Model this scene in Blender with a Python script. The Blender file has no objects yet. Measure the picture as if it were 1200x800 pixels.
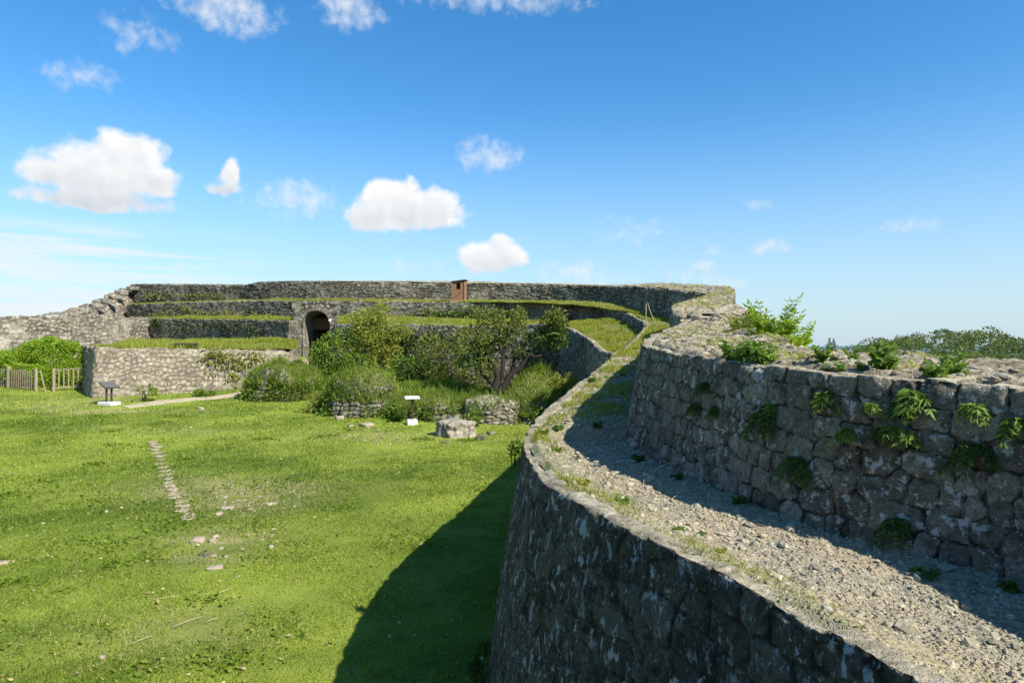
import bpy, math, random
import numpy as np
from mathutils import Vector, Matrix

# ------------------------------------------------------------------ camera, sky, sun, exposure
S = bpy.context.scene
COL = S.collection
F = 800.0          # focal length in pixels of a 1200 px wide frame
HY = 404.0         # horizon row
cam_d = bpy.data.cameras.new("camera"); cam = bpy.data.objects.new("camera", cam_d); COL.objects.link(cam)
cam_d.sensor_width = 36.0; cam_d.lens = 24.0; cam_d.clip_start = 0.05; cam_d.clip_end = 90000.0
cam.location = (0, 0, 0); cam.rotation_euler = (math.radians(90.286), 0, 0)
S.camera = cam
S.view_settings.view_transform = 'Standard'; S.view_settings.look = 'None'
S.view_settings.exposure = 0.85; S.view_settings.gamma = 1.0
S.render.engine = 'CYCLES'
try:
    S.cycles.use_denoising = True
    S.cycles.denoiser = 'OPENIMAGEDENOISE'
    S.cycles.max_bounces = 5; S.cycles.diffuse_bounces = 2; S.cycles.transmission_bounces = 3
    S.cycles.transparent_max_bounces = 4
    S.cycles.caustics_reflective = False; S.cycles.caustics_refractive = False
except Exception:
    pass

SUN = Vector((0.90, -0.73, 1.06)).normalized()      # towards the sun
SUN_EL = math.asin(SUN.z); SUN_ROT = math.atan2(SUN.x, SUN.y)
sd = bpy.data.lights.new("sun", 'SUN'); sd.energy = 4.9; sd.angle = math.radians(0.53); sd.color = (1.0, 0.945, 0.86)
so = bpy.data.objects.new("sun", sd); COL.objects.link(so)
so.rotation_euler = (-SUN).to_track_quat('-Z', 'Y').to_euler(); so.location = (60, -30, 60)

W = bpy.data.worlds.new("World"); S.world = W; W.use_nodes = True
NT = W.node_tree


class NB:
    """small node builder"""
    def __init__(s, nt): s.nt = nt; s.n = nt.nodes; s.l = nt.links
    def node(s, t, **kw):
        n = s.n.new(t)
        for k, v in kw.items(): setattr(n, k, v)
        return n
    def put(s, sock, v):
        if isinstance(v, bpy.types.NodeSocket): s.l.new(v, sock)
        elif v is not None:
            if sock.type == 'RGBA' and len(v) == 3: v = (*v, 1)
            sock.default_value = v
    def m(s, op, a, b=None, c=None, clamp=False):
        n = s.node('ShaderNodeMath', operation=op); n.use_clamp = clamp
        for i, v in enumerate((a, b, c)):
            if v is not None: s.put(n.inputs[i], v)
        return n.outputs[0]
    def ss(s, x, lo, hi, a=0.0, b=1.0):
        n = s.node('ShaderNodeMapRange', interpolation_type='SMOOTHSTEP')
        s.put(n.inputs[0], x); n.inputs[1].default_value = lo; n.inputs[2].default_value = hi
        n.inputs[3].default_value = a; n.inputs[4].default_value = b
        return n.outputs[0]
    def mix(s, f, a, b, blend='MIX'):
        n = s.node('ShaderNodeMix', data_type='RGBA', blend_type=blend)
        s.put(n.inputs[0], f); s.put(n.inputs[6], a); s.put(n.inputs[7], b)
        return n.outputs[2]
    def noise(s, vec, scale, detail=4, rough=0.55, dist=0.0, out=0):
        n = s.node('ShaderNodeTexNoise'); s.put(n.inputs['Vector'], vec)
        n.inputs['Scale'].default_value = scale; n.inputs['Detail'].default_value = detail
        n.inputs['Roughness'].default_value = rough; n.inputs['Distortion'].default_value = dist
        return n.outputs[out]
    def vor(s, vec, scale, feature='F1', out='Distance', rnd=1.0):
        n = s.node('ShaderNodeTexVoronoi', feature=feature); s.put(n.inputs['Vector'], vec)
        n.inputs['Scale'].default_value = scale; n.inputs['Randomness'].default_value = rnd
        return n.outputs[out]
    def mapping(s, vec, scale=(1, 1, 1), loc=(0, 0, 0), rot=(0, 0, 0)):
        n = s.node('ShaderNodeMapping'); s.put(n.inputs[0], vec)
        n.inputs['Location'].default_value = loc; n.inputs['Rotation'].default_value = rot; n.inputs['Scale'].default_value = scale
        return n.outputs[0]
    def attr(s, name, out='Fac'):
        n = s.node('ShaderNodeAttribute', attribute_name=name); return n.outputs[out]


def build_world():
    b = NB(NT); NT.nodes.clear()
    out = b.node('ShaderNodeOutputWorld'); bg = b.node('ShaderNodeBackground')
    sky = b.node('ShaderNodeTexSky', sky_type='NISHITA')
    sky.sun_disc = False; sky.sun_elevation = SUN_EL; sky.sun_rotation = SUN_ROT
    sky.altitude = 100; sky.air_density = 1.0; sky.dust_density = 0.3; sky.ozone_density = 3.0
    hs = b.node('ShaderNodeHueSaturation'); b.put(hs.inputs['Color'], sky.outputs[0])
    hs.inputs['Hue'].default_value = 0.497; hs.inputs['Saturation'].default_value = 1.32; hs.inputs['Value'].default_value = 1.14
    tc = b.node('ShaderNodeTexCoord'); sep = b.node('ShaderNodeSeparateXYZ'); b.put(sep.inputs[0], tc.outputs['Generated'])
    x, y, z = sep.outputs
    az = b.m('MULTIPLY', b.m('ARCTAN2', x, y), 57.29578)
    el = b.m('MULTIPLY', b.m('ARCSINE', z), 57.29578)
    # humid sea air: the sky pales to light blue towards the horizon
    hs = b.mix(b.ss(el, 20, -6), hs.outputs[0], (2.85, 3.9, 4.75))
    def deg(px, py):
        X, Z = (px - 600) / F, (HY - py) / F
        return math.degrees(math.atan(X)), math.degrees(math.atan(Z / math.hypot(1, X)))
    # cumulus: (px, py, half width px, half height px, strength)
    puffs = [(118, 208, 92, 46, 1), (150, 180, 50, 30, 1), (60, 205, 45, 24, .9), (185, 215, 32, 26, .9), (110, 236, 90, 17, 1),
             (267, 203, 14, 25, .8), (262, 222, 18, 14, .7),
             (478, 250, 76, 33, 1), (462, 232, 36, 30, 1), (510, 245, 40, 26, 1), (430, 258, 30, 22, .9),
             (578, 302, 45, 24, 1), (585, 292, 24, 18, .9)]
    wisps = [(344, 232, 58, 24, .8), (572, 182, 44, 22, .8), (268, 14, 62, 30, .95), (410, 8, 42, 30, .95), (590, 2, 110, 16, .6),
             (160, 40, 45, 24, .4), (95, 86, 48, 20, .5), (900, 289, 30, 9, .9), (828, 312, 16, 8, .7), (838, 297, 18, 8, .55), (672, 318, 46, 15, .7),
             (812, 322, 38, 10, .5), (890, 241, 20, 8, .45), (1068, 263, 42, 11, .5), (855, 331, 22, 8, .5), (740, 270, 50, 14, .25),
             (225, 315, 40, 9, .35), (480, 311, 40, 9, .35), (220, 0, 40, 14, .3), (690, 330, 60, 10, .45)]
    comb = b.node('ShaderNodeCombineXYZ'); b.put(comb.inputs[0], az); b.put(comb.inputs[1], el)
    v2 = comb.outputs[0]
    wn = b.node('ShaderNodeTexNoise'); b.put(wn.inputs['Vector'], v2); wn.inputs['Scale'].default_value = .55; wn.inputs['Detail'].default_value = 3
    warp = b.node('ShaderNodeVectorMath', operation='MULTIPLY_ADD'); b.put(warp.inputs[0], wn.outputs['Color'])
    warp.inputs[1].default_value = (1.7, 1.3, 0); warp.inputs[2].default_value = (0, 0, 0)
    b.put(warp.inputs[2], v2)
    sw = b.node('ShaderNodeSeparateXYZ'); b.put(sw.inputs[0], warp.outputs[0])
    wx = b.m('SUBTRACT', sw.outputs[0], .85); wy = b.m('SUBTRACT', sw.outputs[1], .65)
    def field(items, flat):
        acc = None; vert = None
        for (px, py, rw, rh, st) in items:
            a0, e0 = deg(px, py); a1, _ = deg(px + rw, py); _, e1 = deg(px, py - rh)
            ra, re = abs(a1 - a0), abs(e1 - e0)
            u = b.m('DIVIDE', b.m('SUBTRACT', wx, a0), ra); v = b.m('DIVIDE', b.m('SUBTRACT', wy, e0), re)
            if flat:
                v = b.m('ADD', v, b.m('MULTIPLY', b.m('MINIMUM', v, 0.0), .35))
            r2 = b.m('ADD', b.m('MULTIPLY', u, u), b.m('MULTIPLY', v, v))
            f = b.m('MULTIPLY', b.m('SUBTRACT', 1.0, r2), st)
            acc = f if acc is None else b.m('SMOOTH_MAX', acc, f, .25)
        return acc
    fn = b.noise(v2, .40, 6, .52, .1); fn2 = b.noise(v2, .9, 6, .55, .3)
    # the same field looked up a little towards the sun gives soft light and dark sides
    off = b.node('ShaderNodeVectorMath', operation='ADD'); b.put(off.inputs[0], v2); off.inputs[1].default_value = (.55, .75, 0)
    fn_s = b.noise(off.outputs[0], .40, 6, .52, .1)
    Fc = field(puffs, True); Fw = field(wisps, False)
    dens = b.m('ADD', b.m('ADD', Fc, .12), b.m('MULTIPLY', b.m('SUBTRACT', fn, .5), 2.1))
    dens = b.m('ADD', dens, b.m('MULTIPLY', b.m('SUBTRACT', fn2, .5), .5))
    a_c = b.ss(dens, .0, .75)
    densw = b.m('ADD', b.m('MULTIPLY', Fw, .8), b.m('MULTIPLY', b.m('SUBTRACT', fn2, .5), 2.1))
    a_w = b.m('MULTIPLY', b.ss(densw, -.15, 1.3), .8)
    # low streaks towards the left horizon
    st = b.noise(b.mapping(v2, (.06, .85, 1), (3.4, 1.3, 0), (0, 0, .05)), 1.0, 7, .6, .5)
    m1 = b.m('MULTIPLY', b.ss(az, -17, -30), b.ss(el, 9.2, 7.2))
    a_s = b.m('MULTIPLY', b.ss(st, .36, .60), b.m('MULTIPLY', m1, .9))
    lit = b.m('ADD', b.m('MULTIPLY', b.m('SUBTRACT', fn, fn_s), 2.2), b.m('MULTIPLY', b.ss(Fc, .2, 1.1), -.38))
    vert = None
    for (xa, xb, yb, yt) in [(0, 236, 252, 150), (238, 292, 238, 176), (392, 566, 284, 204), (525, 630, 324, 274)]:
        aa, e_b = deg(xa, yb); ab, e_t = deg(xb, yt)
        inw = b.m('MULTIPLY', b.m('MULTIPLY', b.m('GREATER_THAN', az, aa), b.m('LESS_THAN', az, ab)), b.m('MULTIPLY', b.m('GREATER_THAN', el, e_b - .6), b.m('LESS_THAN', el, e_t + 1.2)))
        t = b.m('MULTIPLY', inw, b.ss(el, e_b, e_b + .75 * (e_t - e_b), .02, 1.0)); vert = t if vert is None else b.m('MAXIMUM', vert, t)
    shade = b.m('ADD', b.m('ADD', .42, b.m('MULTIPLY', vert, .58)), b.m('MULTIPLY', lit, .42), clamp=True)
    cc = b.node('ShaderNodeMix', data_type='RGBA'); b.put(cc.inputs[0], shade)
    cc.inputs[6].default_value = (3.1, 3.5, 3.95, 1); cc.inputs[7].default_value = (5.75, 5.78, 5.8, 1)
    skyc = b.mix(a_s, hs, (4.9, 5.3, 5.6))
    skyc = b.mix(a_w, skyc, (4.9, 5.2, 5.5))
    skyc = b.mix(a_c, skyc, cc.outputs[2])
    b.put(bg.inputs[0], skyc); bg.inputs[1].default_value = 0.097
    b.l.new(bg.outputs[0], out.inputs[0])


build_world()

# ------------------------------------------------------------------ numeric helpers
rng = np.random.default_rng(7)


def P(px, py, Y): return ((px - 600) / F * Y, Y, (HY - py) / F * Y)


def h3(ix, iy, iz, seed=0):
    with np.errstate(over='ignore'):
        a = (ix.astype(np.int64).astype(np.uint32) * np.uint32(374761393) + iy.astype(np.int64).astype(np.uint32) * np.uint32(668265263)
             + iz.astype(np.int64).astype(np.uint32) * np.uint32(2147483647 & 1274126177) + np.uint32((seed * 362437 + 12345) & 0xffffffff))
        a = (a ^ (a >> np.uint32(13))) * np.uint32(1274126177)
        a = (a ^ (a >> np.uint32(16))) * np.uint32(2246822519)
        a = a ^ (a >> np.uint32(15))
    return a.astype(np.float64) / 4294967295.0


def vn(x, y, z=None, seed=0):
    x = np.asarray(x, float); y = np.asarray(y, float)
    z = np.zeros_like(x) if z is None else np.asarray(z, float)
    fx, fy, fz = np.floor(x), np.floor(y), np.floor(z)
    tx, ty, tz = x - fx, y - fy, z - fz
    tx, ty, tz = [t * t * (3 - 2 * t) for t in (tx, ty, tz)]
    r = 0
    for dx in (0, 1):
        for dy in (0, 1):
            for dz in (0, 1):
                w = (tx if dx else 1 - tx) * (ty if dy else 1 - ty) * (tz if dz else 1 - tz)
                r = r + w * h3(fx + dx, fy + dy, fz + dz, seed)
    return r * 2 - 1


def fbm(x, y, z=None, oct=4, seed=0, gain=.5):
    a, f, r, n = 1., 1., 0., 0.
    for o in range(oct):
        r = r + a * vn(np.asarray(x) * f, np.asarray(y) * f, None if z is None else np.asarray(z) * f, seed + o * 17); n += a
        a *= gain; f *= 2.03
    return r / n


def sst(x, a, b):
    t = np.clip((np.asarray(x, float) - a) / (b - a), 0, 1); return t * t * (3 - 2 * t)


def chaikin(p, n=2):
    p = np.asarray(p, float)
    for _ in range(n):
        q = .75 * p[:-1] + .25 * p[1:]; r = .25 * p[:-1] + .75 * p[1:]
        m = np.empty((2 * len(q), p.shape[1])); m[0::2] = q; m[1::2] = r
        p = np.vstack([p[:1], m, p[-1:]])
    return p


def new_obj(name, verts, faces, mats, parent=None, attrs=None, smooth=False, mat_idx=None):
    """faces: list of int arrays, each (n,3) or (n,4)"""
    me = bpy.data.meshes.new(name)
    verts = np.ascontiguousarray(verts, np.float32)
    me.vertices.add(len(verts)); me.vertices.foreach_set('co', verts.ravel())
    lens = np.concatenate([np.full(len(f), f.shape[1], np.int32) for f in faces])
    idx = np.concatenate([np.asarray(f, np.int32).ravel() for f in faces])
    me.loops.add(len(idx)); me.loops.foreach_set('vertex_index', idx)
    st = np.zeros(len(lens), np.int32); st[1:] = np.cumsum(lens)[:-1]
    me.polygons.add(len(lens)); me.polygons.foreach_set('loop_start', st)
    try: me.polygons.foreach_set('loop_total', lens)
    except Exception: pass
    me.polygons.foreach_set('use_smooth', np.full(len(lens), smooth))
    for m in (mats if isinstance(mats, (list, tuple)) else [mats]): me.materials.append(m)
    if mat_idx is not None: me.polygons.foreach_set('material_index', np.asarray(mat_idx, np.int32))
    for k, v in (attrs or {}).items():
        a = me.attributes.new(k, 'FLOAT', 'POINT'); a.data.foreach_set('value', np.asarray(v, np.float32).ravel())
    me.update(calc_edges=True); me.validate()
    o = bpy.data.objects.new(name, me); COL.objects.link(o)
    if parent is not None: o.parent = parent
    return o


def tag(o, label=None, cat=None, group=None, kind=None):
    if label: o['label'] = label
    if cat: o['category'] = cat
    if group: o['group'] = group
    if kind: o['kind'] = kind
    return o


def empty(name, loc, label, cat, group=None, rz=0):
    o = bpy.data.objects.new(name, None); COL.objects.link(o); o.location = loc; o.rotation_euler = (0, 0, rz); o.empty_display_size = .2
    return tag(o, label, cat, group)


def grid_faces(nu, nv):
    i = np.arange(nu - 1)[:, None] * nv + np.arange(nv - 1)[None, :]
    i = i.ravel(); return np.stack([i, i + nv, i + nv + 1, i + 1], 1)


class MB:
    """collects boxes and bars into one mesh"""
    def __init__(s): s.v = []; s.f = []; s.n = 0
    def add(s, v, f):
        s.v.append(np.asarray(v, float)); s.f += [[i + s.n for i in q] for q in f]; s.n += len(v)
    def box(s, c, size, R=None, bev=0.012):
        # a box with chamfered edges
        hx, hy, hz = [q / 2 for q in size]; b = min(bev, hx * .4, hy * .4, hz * .4)
        import bmesh
        bm = bmesh.new(); bmesh.ops.create_cube(bm, size=1.0)
        for v in bm.verts: v.co = Vector((v.co.x * size[0], v.co.y * size[1], v.co.z * size[2]))
        bmesh.ops.bevel(bm, geom=bm.edges[:], offset=b, segments=1, affect='EDGES')
        bm.verts.index_update()
        M = R if R is not None else Matrix.Identity(3)
        s.add([tuple(M @ v.co + Vector(c)) for v in bm.verts], [[v.index for v in f.verts] for f in bm.faces]); bm.free()
    def bar(s, a, b, w, d=None):
        a = Vector(a); b = Vector(b); L = (b - a).length; z = (b - a).normalized()
        R = z.to_track_quat('Z', 'Y').to_matrix()
        s.box(tuple((a + b) / 2), (w, d or w, L), R)
    def tube(s, pts, rad, n=8):
        pts = [Vector(p) for p in pts]; ring = []
        vs = []
        for i, p in enumerate(pts):
            t = (pts[min(i + 1, len(pts) - 1)] - pts[max(i - 1, 0)]).normalized()
            a = t.orthogonal().normalized() if i == 0 else (a - t * a.dot(t)).normalized()
            c = t.cross(a)
            for k in range(n):
                q = 2 * math.pi * k / n; r = rad[i] if hasattr(rad, '__len__') else rad
                vs.append(tuple(p + (a * math.cos(q) + c * math.sin(q)) * r))
        fs = []
        for i in range(len(pts) - 1):
            for k in range(n): fs.append([i * n + k, i * n + (k + 1) % n, (i + 1) * n + (k + 1) % n, (i + 1) * n + k])
        fs.append(list(range(n))[::-1]); fs.append([(len(pts) - 1) * n + k for k in range(n)])
        s.add(vs, fs)
    def build(s, name, mat, parent=None, smooth=False):
        me = bpy.data.meshes.new(name); me.from_pydata(np.vstack(s.v).tolist(), [], s.f); me.materials.append(mat)
        if smooth: me.polygons.foreach_set('use_smooth', [True] * len(me.polygons))
        me.update(); o = bpy.data.objects.new(name, me); COL.objects.link(o)
        if parent is not None: o.parent = parent
        return o


# ------------------------------------------------------------------ materials
def new_mat(name):
    m = bpy.data.materials.new(name); m.use_nodes = True; b = NB(m.node_tree)
    p = m.node_tree.nodes['Principled BSDF']; p.inputs['Roughness'].default_value = .9
    p.inputs['Specular IOR Level'].default_value = .2
    return m, b, p


def bump(b, p, h, strength, dist=.02):
    n = b.node('ShaderNodeBump'); n.inputs['Strength'].default_value = strength; n.inputs['Distance'].default_value = dist
    b.put(n.inputs['Height'], h); b.put(p.inputs['Normal'], n.outputs[0])


def stone_mat(name, dark, light, soil=(.03, .027, .02), lichen=(.5, .52, .5), lich=.5, black=.5, moss=.3, scale=1.0, warm=(.3, .25, .17), warm_amt=.3, bump_s=.6, topgrass=0.0, lstretch=1.0):
    m, b, p = new_mat(name)
    g = b.node('ShaderNodeNewGeometry').outputs['Position']
    tint = b.attr('tint'); joint = b.attr('joint')
    n1 = b.noise(g, 2.2 * scale, 5, .6); n2 = b.noise(g, 17 * scale, 6, .65); n3 = b.noise(g, 60 * scale, 4, .6)
    c = b.mix(tint, dark, light)
    c = b.mix(b.m('MULTIPLY', b.ss(b.noise(g, 1.3 * scale, 4, .6, .5), .42, .66), warm_amt), c, warm)
    mul = b.m('ADD', .34, b.m('ADD', b.m('MULTIPLY', b.ss(n2, .30, .72), .62), b.m('ADD', b.m('MULTIPLY', n1, .40), b.m('MULTIPLY', b.ss(n3, .35, .68), .22))))
    cm = b.node('ShaderNodeMix', data_type='RGBA', blend_type='MULTIPLY'); cm.inputs[0].default_value = 1; b.put(cm.inputs[6], c)
    cv = b.node('ShaderNodeCombineXYZ')
    for i in range(3): b.put(cv.inputs[i], mul)
    b.put(cm.inputs[7], cv.outputs[0]); c = cm.outputs[2]
    pit = b.m('MULTIPLY', b.ss(b.vor(g, 24 * scale), .02, .20, 1, 0), b.ss(b.noise(g, 5 * scale, 3, .6), .42, .58))
    c = b.mix(b.m('MULTIPLY', pit, .75), c, (dark[0] * .3, dark[1] * .3, dark[2] * .28))
    # black weathering, pale lichen, moss
    bl = b.m('MULTIPLY', b.ss(b.noise(g, 3.1 * scale, 6, .7, .4), .50, .64), black)
    c = b.mix(bl, c, (dark[0] * .28, dark[1] * .28, dark[2] * .27))
    gl = b.mapping(g, (1, 1, 1 / lstretch))
    li = b.m('MULTIPLY', b.ss(b.noise(gl, 9 * scale, 6, .68, .1), .55, .60), b.ss(b.noise(g, 1.7 * scale, 3, .5), .38, .56))
    li = b.m('MAXIMUM', li, b.m('MULTIPLY', b.ss(b.noise(gl, 26 * scale, 5, .65, .1), .6, .66), .8))
    c = b.mix(b.m('MULTIPLY', li, lich), c, lichen)
    mo = b.m('MULTIPLY', b.ss(b.noise(b.mapping(g, (1, 1, 1), (7, 3, 1)), 1.9 * scale, 6, .7, .5), .56, .72), moss)
    c = b.mix(mo, c, (.035, .05, .012))
    jm = b.ss(joint, .0, 1.0, 1.0, 0.0)
    c = b.mix(jm, c, soil)
    if topgrass:
        nz = b.node('ShaderNodeSeparateXYZ'); b.put(nz.inputs[0], b.node('ShaderNodeNewGeometry').outputs['Normal'])
        c = b.mix(b.m('MULTIPLY', b.m('MULTIPLY', b.ss(nz.outputs[2], .25, .6), b.ss(b.noise(g, 3, 5, .7), .2, .45)), topgrass), c, (.12, .13, .035))
    b.put(p.inputs['Base Color'], c); p.inputs['Roughness'].default_value = .95; p.inputs['Specular IOR Level'].default_value = .12
    pits = b.ss(b.vor(g, 45 * scale), .0, .35)
    h = b.m('ADD', b.m('MULTIPLY', n2, 1.0), b.m('ADD', b.m('MULTIPLY', n3, .5), b.m('MULTIPLY', pits, .35)))
    bump(b, p, h, bump_s, .03 / scale)
    return m


M = {}
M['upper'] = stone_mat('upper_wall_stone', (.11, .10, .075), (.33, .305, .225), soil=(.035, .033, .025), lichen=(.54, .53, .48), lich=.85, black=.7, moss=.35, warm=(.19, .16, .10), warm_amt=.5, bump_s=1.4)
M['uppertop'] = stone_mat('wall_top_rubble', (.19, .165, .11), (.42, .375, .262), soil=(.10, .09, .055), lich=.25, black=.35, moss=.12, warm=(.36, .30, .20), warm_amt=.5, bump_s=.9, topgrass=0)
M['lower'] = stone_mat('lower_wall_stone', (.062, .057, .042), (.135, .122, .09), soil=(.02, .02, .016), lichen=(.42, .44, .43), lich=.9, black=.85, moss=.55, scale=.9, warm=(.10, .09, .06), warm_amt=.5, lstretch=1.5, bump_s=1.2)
M['far'] = stone_mat('terrace_wall_stone', (.10, .095, .07), (.36, .325, .24), soil=(.045, .04, .026), lich=.5, black=.6, moss=.5, scale=.5, warm=(.25, .22, .15), warm_amt=.4, bump_s=.8)
M['palegrey'] = stone_mat('grey_rubble_stone', (.18, .162, .125), (.44, .395, .30), soil=(.07, .06, .045), lich=.3, black=.4, moss=.45, scale=.5, warm=(.34, .28, .19), warm_amt=.4, bump_s=.8)
M['pale'] = stone_mat('pale_rubble_stone', (.27, .232, .17), (.50, .435, .33), soil=(.13, .11, .075), lich=.2, black=.35, moss=.15, scale=.5, warm=(.34, .27, .18), warm_amt=.5, bump_s=.6)
M['mound'] = stone_mat('mound_stone', (.09, .085, .065), (.30, .275, .21), soil=(.03, .03, .018), lich=.4, black=.45, moss=.8, scale=.6, bump_s=.7, topgrass=.95)


def simple_mat(name, col, rough=.8, var=.3, scale=8, spec=.2, stretch=None, bs=.2):
    m, b, p = new_mat(name)
    tc = b.node('ShaderNodeTexCoord').outputs['Object']
    v = b.mapping(tc, stretch) if stretch else tc
    n = b.noise(v, scale, 5, .6)
    c = b.mix(n, tuple(x * (1 - var) for x in col), tuple(min(1, x * (1 + var)) for x in col))
    b.put(p.inputs['Base Color'], c); p.inputs['Roughness'].default_value = rough; p.inputs['Specular IOR Level'].default_value = spec
    bump(b, p, n, bs, .02)
    return m


M['wood_grey'] = simple_mat('weathered_wood', (.27, .215, .145), .85, .35, 6, stretch=(6, 6, .8))
M['wood_brown'] = simple_mat('brown_boards', (.23, .13, .07), .8, .45, 5, stretch=(8, 8, .7))
M['dark_metal'] = simple_mat('dark_brown_metal', (.045, .032, .028), .6, .3, 10, .4)
M['roof_dark'] = simple_mat('dark_roof_boards', (.05, .045, .05), .8, .3, 8)
M['white'] = simple_mat('white_concrete', (.74, .72, .68), .8, .1, 9)
M['panel'] = simple_mat('sign_panel', (.10, .095, .09), .4, .3, 5, .4)
M['panel_w'] = simple_mat('pale_sign_panel', (.72, .74, .76), .35, .08, 6, .4)
M['black'] = simple_mat('blackened_timber', (.03, .03, .032), .8, .3, 7)
M['bark'] = simple_mat('tree_bark', (.032, .027, .022), .95, .5, 14, .1, (3, 3, 1), .6)
M['stalk'] = simple_mat('dry_stalk', (.42, .35, .2), .9, .3, 20)
M['doorwood'] = simple_mat('brown_lintel_stone', (.14, .09, .05), .9, .3, 4)


def leaf_mat(name, dark, light, transl=.35, rough=.55, spec=.3, yellow=None):
    m, b, p = new_mat(name)
    t = b.attr('tint')
    c = b.mix(t, dark, light)
    if yellow: c = b.mix(b.ss(t, .86, .97), c, yellow)
    b.put(p.inputs['Base Color'], c); p.inputs['Roughness'].default_value = rough; p.inputs['Specular IOR Level'].default_value = spec
    tr = b.node('ShaderNodeBsdfTranslucent'); tcol = b.mix(.5, c, (light[0] * 1.5, light[1] * 1.35, light[2] * .6)); b.put(tr.inputs[0], tcol)
    mx = b.node('ShaderNodeMixShader'); mx.inputs[0].default_value = transl
    b.l.new(p.outputs[0], mx.inputs[1]); b.l.new(tr.outputs[0], mx.inputs[2])
    b.l.new(mx.outputs[0], m.node_tree.nodes['Material Output'].inputs[0])
    return m


M['grass'] = leaf_mat('lawn_grass_blades', (.070, .130, .010), (.30, .37, .048), .38, .6, .2, (.42, .36, .17))
M['tuft'] = leaf_mat('terrace_grass_blades', (.11, .17, .014), (.38, .39, .065), .4, .6, .2, (.42, .36, .15))
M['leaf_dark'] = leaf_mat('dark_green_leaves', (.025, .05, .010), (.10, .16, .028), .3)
M['leaf_mid'] = leaf_mat('mid_green_leaves', (.055, .11, .012), (.23, .32, .04), .4)
M['leaf_yellow'] = leaf_mat('yellow_green_leaves', (.10, .145, .018), (.37, .39, .075), .45)
M['leaf_bright'] = leaf_mat('bright_green_leaves', (.13, .23, .014), (.34, .47, .04), .5)
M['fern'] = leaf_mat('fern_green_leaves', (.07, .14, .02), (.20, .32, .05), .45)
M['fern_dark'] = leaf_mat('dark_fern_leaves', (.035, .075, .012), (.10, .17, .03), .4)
M['twig'] = leaf_mat('grey_twiggy_leaves', (.08, .085, .04), (.25, .235, .12), .25)
M['mound_grass'] = leaf_mat('mound_grass_blades', (.055, .115, .012), (.25, .33, .045), .4, .6, .2, (.36, .34, .12))
M['leaf_olive'] = leaf_mat('olive_grey_leaves', (.05, .075, .014), (.23, .26, .055), .4)
M['forest'] = leaf_mat('far_wood_leaves', (.035, .065, .016), (.17, .225, .06), .3)


def ground_mat(name, kind):
    m, b, p = new_mat(name)
    g = b.node('ShaderNodeNewGeometry').outputs['Position']
    if kind == 'lawn':
        t = b.attr('tint'); n = b.noise(g, 9, 6, .7)
        c = b.mix(b.m('ADD', b.m('MULTIPLY', t, .75), b.m('MULTIPLY', n, .3)), (.07, .12, .010), (.28, .335, .05))
        dry = b.attr('dry'); c = b.mix(b.m('MULTIPLY', dry, b.ss(n, .35, .65)), c, (.33, .27, .14))
        b.put(p.inputs['Base Color'], c); bump(b, p, b.noise(g, 30, 5, .7), .9, .06)
    elif kind == 'gravel':
        v = b.vor(g, 22, out='Color'); sv = b.node('ShaderNodeSeparateColor'); b.put(sv.inputs[0], v)
        n = b.noise(g, 1.5, 5, .65); n2 = b.noise(g, 40, 4, .6)
        c = b.mix(sv.outputs[0], (.19, .172, .118), (.385, .345, .242))
        c = b.mix(b.m('MULTIPLY', b.ss(n, .42, .58), .85), c, (.36, .29, .18))
        c = b.mix(b.m('MULTIPLY', b.ss(b.noise(g, 2.3, 5, .7), .55, .68), .6), c, (.15, .125, .08))
        c = b.mix(b.m('MULTIPLY', n2, .35), c, (.12, .105, .08))
        gr = b.attr('green')
        c = b.mix(b.m('MULTIPLY', gr, b.ss(b.noise(g, 6, 6, .75), .38, .6)), c, (.13, .15, .035))
        b.put(p.inputs['Base Color'], c)
        h = b.m('ADD', b.ss(b.vor(g, 22), .0, .5, 1, 0), b.m('MULTIPLY', b.ss(b.vor(g, 55), .0, .5, 1, 0), .5)); bump(b, p, h, .8, .03)
    elif kind == 'terrace':
        n = b.noise(g, 2.5, 6, .7)
        c = b.mix(n, (.07, .10, .014), (.23, .23, .06)); c = b.mix(b.ss(b.noise(g, .9, 5, .7), .58, .72), c, (.30, .26, .17))
        b.put(p.inputs['Base Color'], c); bump(b, p, b.noise(g, 20, 5, .7), .8, .08)
    elif kind == 'dirt':
        n = b.noise(g, 3, 6, .65); c = b.mix(n, (.27, .22, .14), (.47, .40, .28))
        c = b.mix(b.ss(b.noise(g, 1.1, 5, .7), .55, .68), c, (.12, .15, .03))
        b.put(p.inputs['Base Color'], c); bump(b, p, b.noise(g, 25, 4, .6), .5, .03)
    elif kind == 'earth':
        n = b.noise(g, .05, 6, .7); c = b.mix(n, (.03, .055, .012), (.085, .10, .03))
        b.put(p.inputs['Base Color'], c); bump(b, p, b.noise(g, .6, 5, .7), 1, .5)
    elif kind == 'sea':
        b.put(p.inputs['Base Color'], (.012, .05, .09)); p.inputs['Roughness'].default_value = .25; p.inputs['Specular IOR Level'].default_value = .5
        bump(b, p, b.noise(g, .05, 5, .6), .3, 1.0)
    return m


for k in ('lawn', 'gravel', 'terrace', 'dirt', 'earth', 'sea'): M[k] = ground_mat(k + '_surface', k)

# ------------------------------------------------------------------ heights
def lawn_z(x, y):
    x = np.asarray(x, float); y = np.asarray(y, float)
    z = -6.16 + .0645 * np.clip(y, -10, 60) + .45 * sst(y, 37, 47)
    z = z + 1.25 * np.exp(-((x + 16.2) ** 2 / 18 + (y - 53.5) ** 2 / 16))
    z = z + .10 * fbm(x * .22, y * .22, oct=3, seed=5) + .03 * fbm(x * 1.1, y * 1.1, oct=2, seed=6)
    return z


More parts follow.
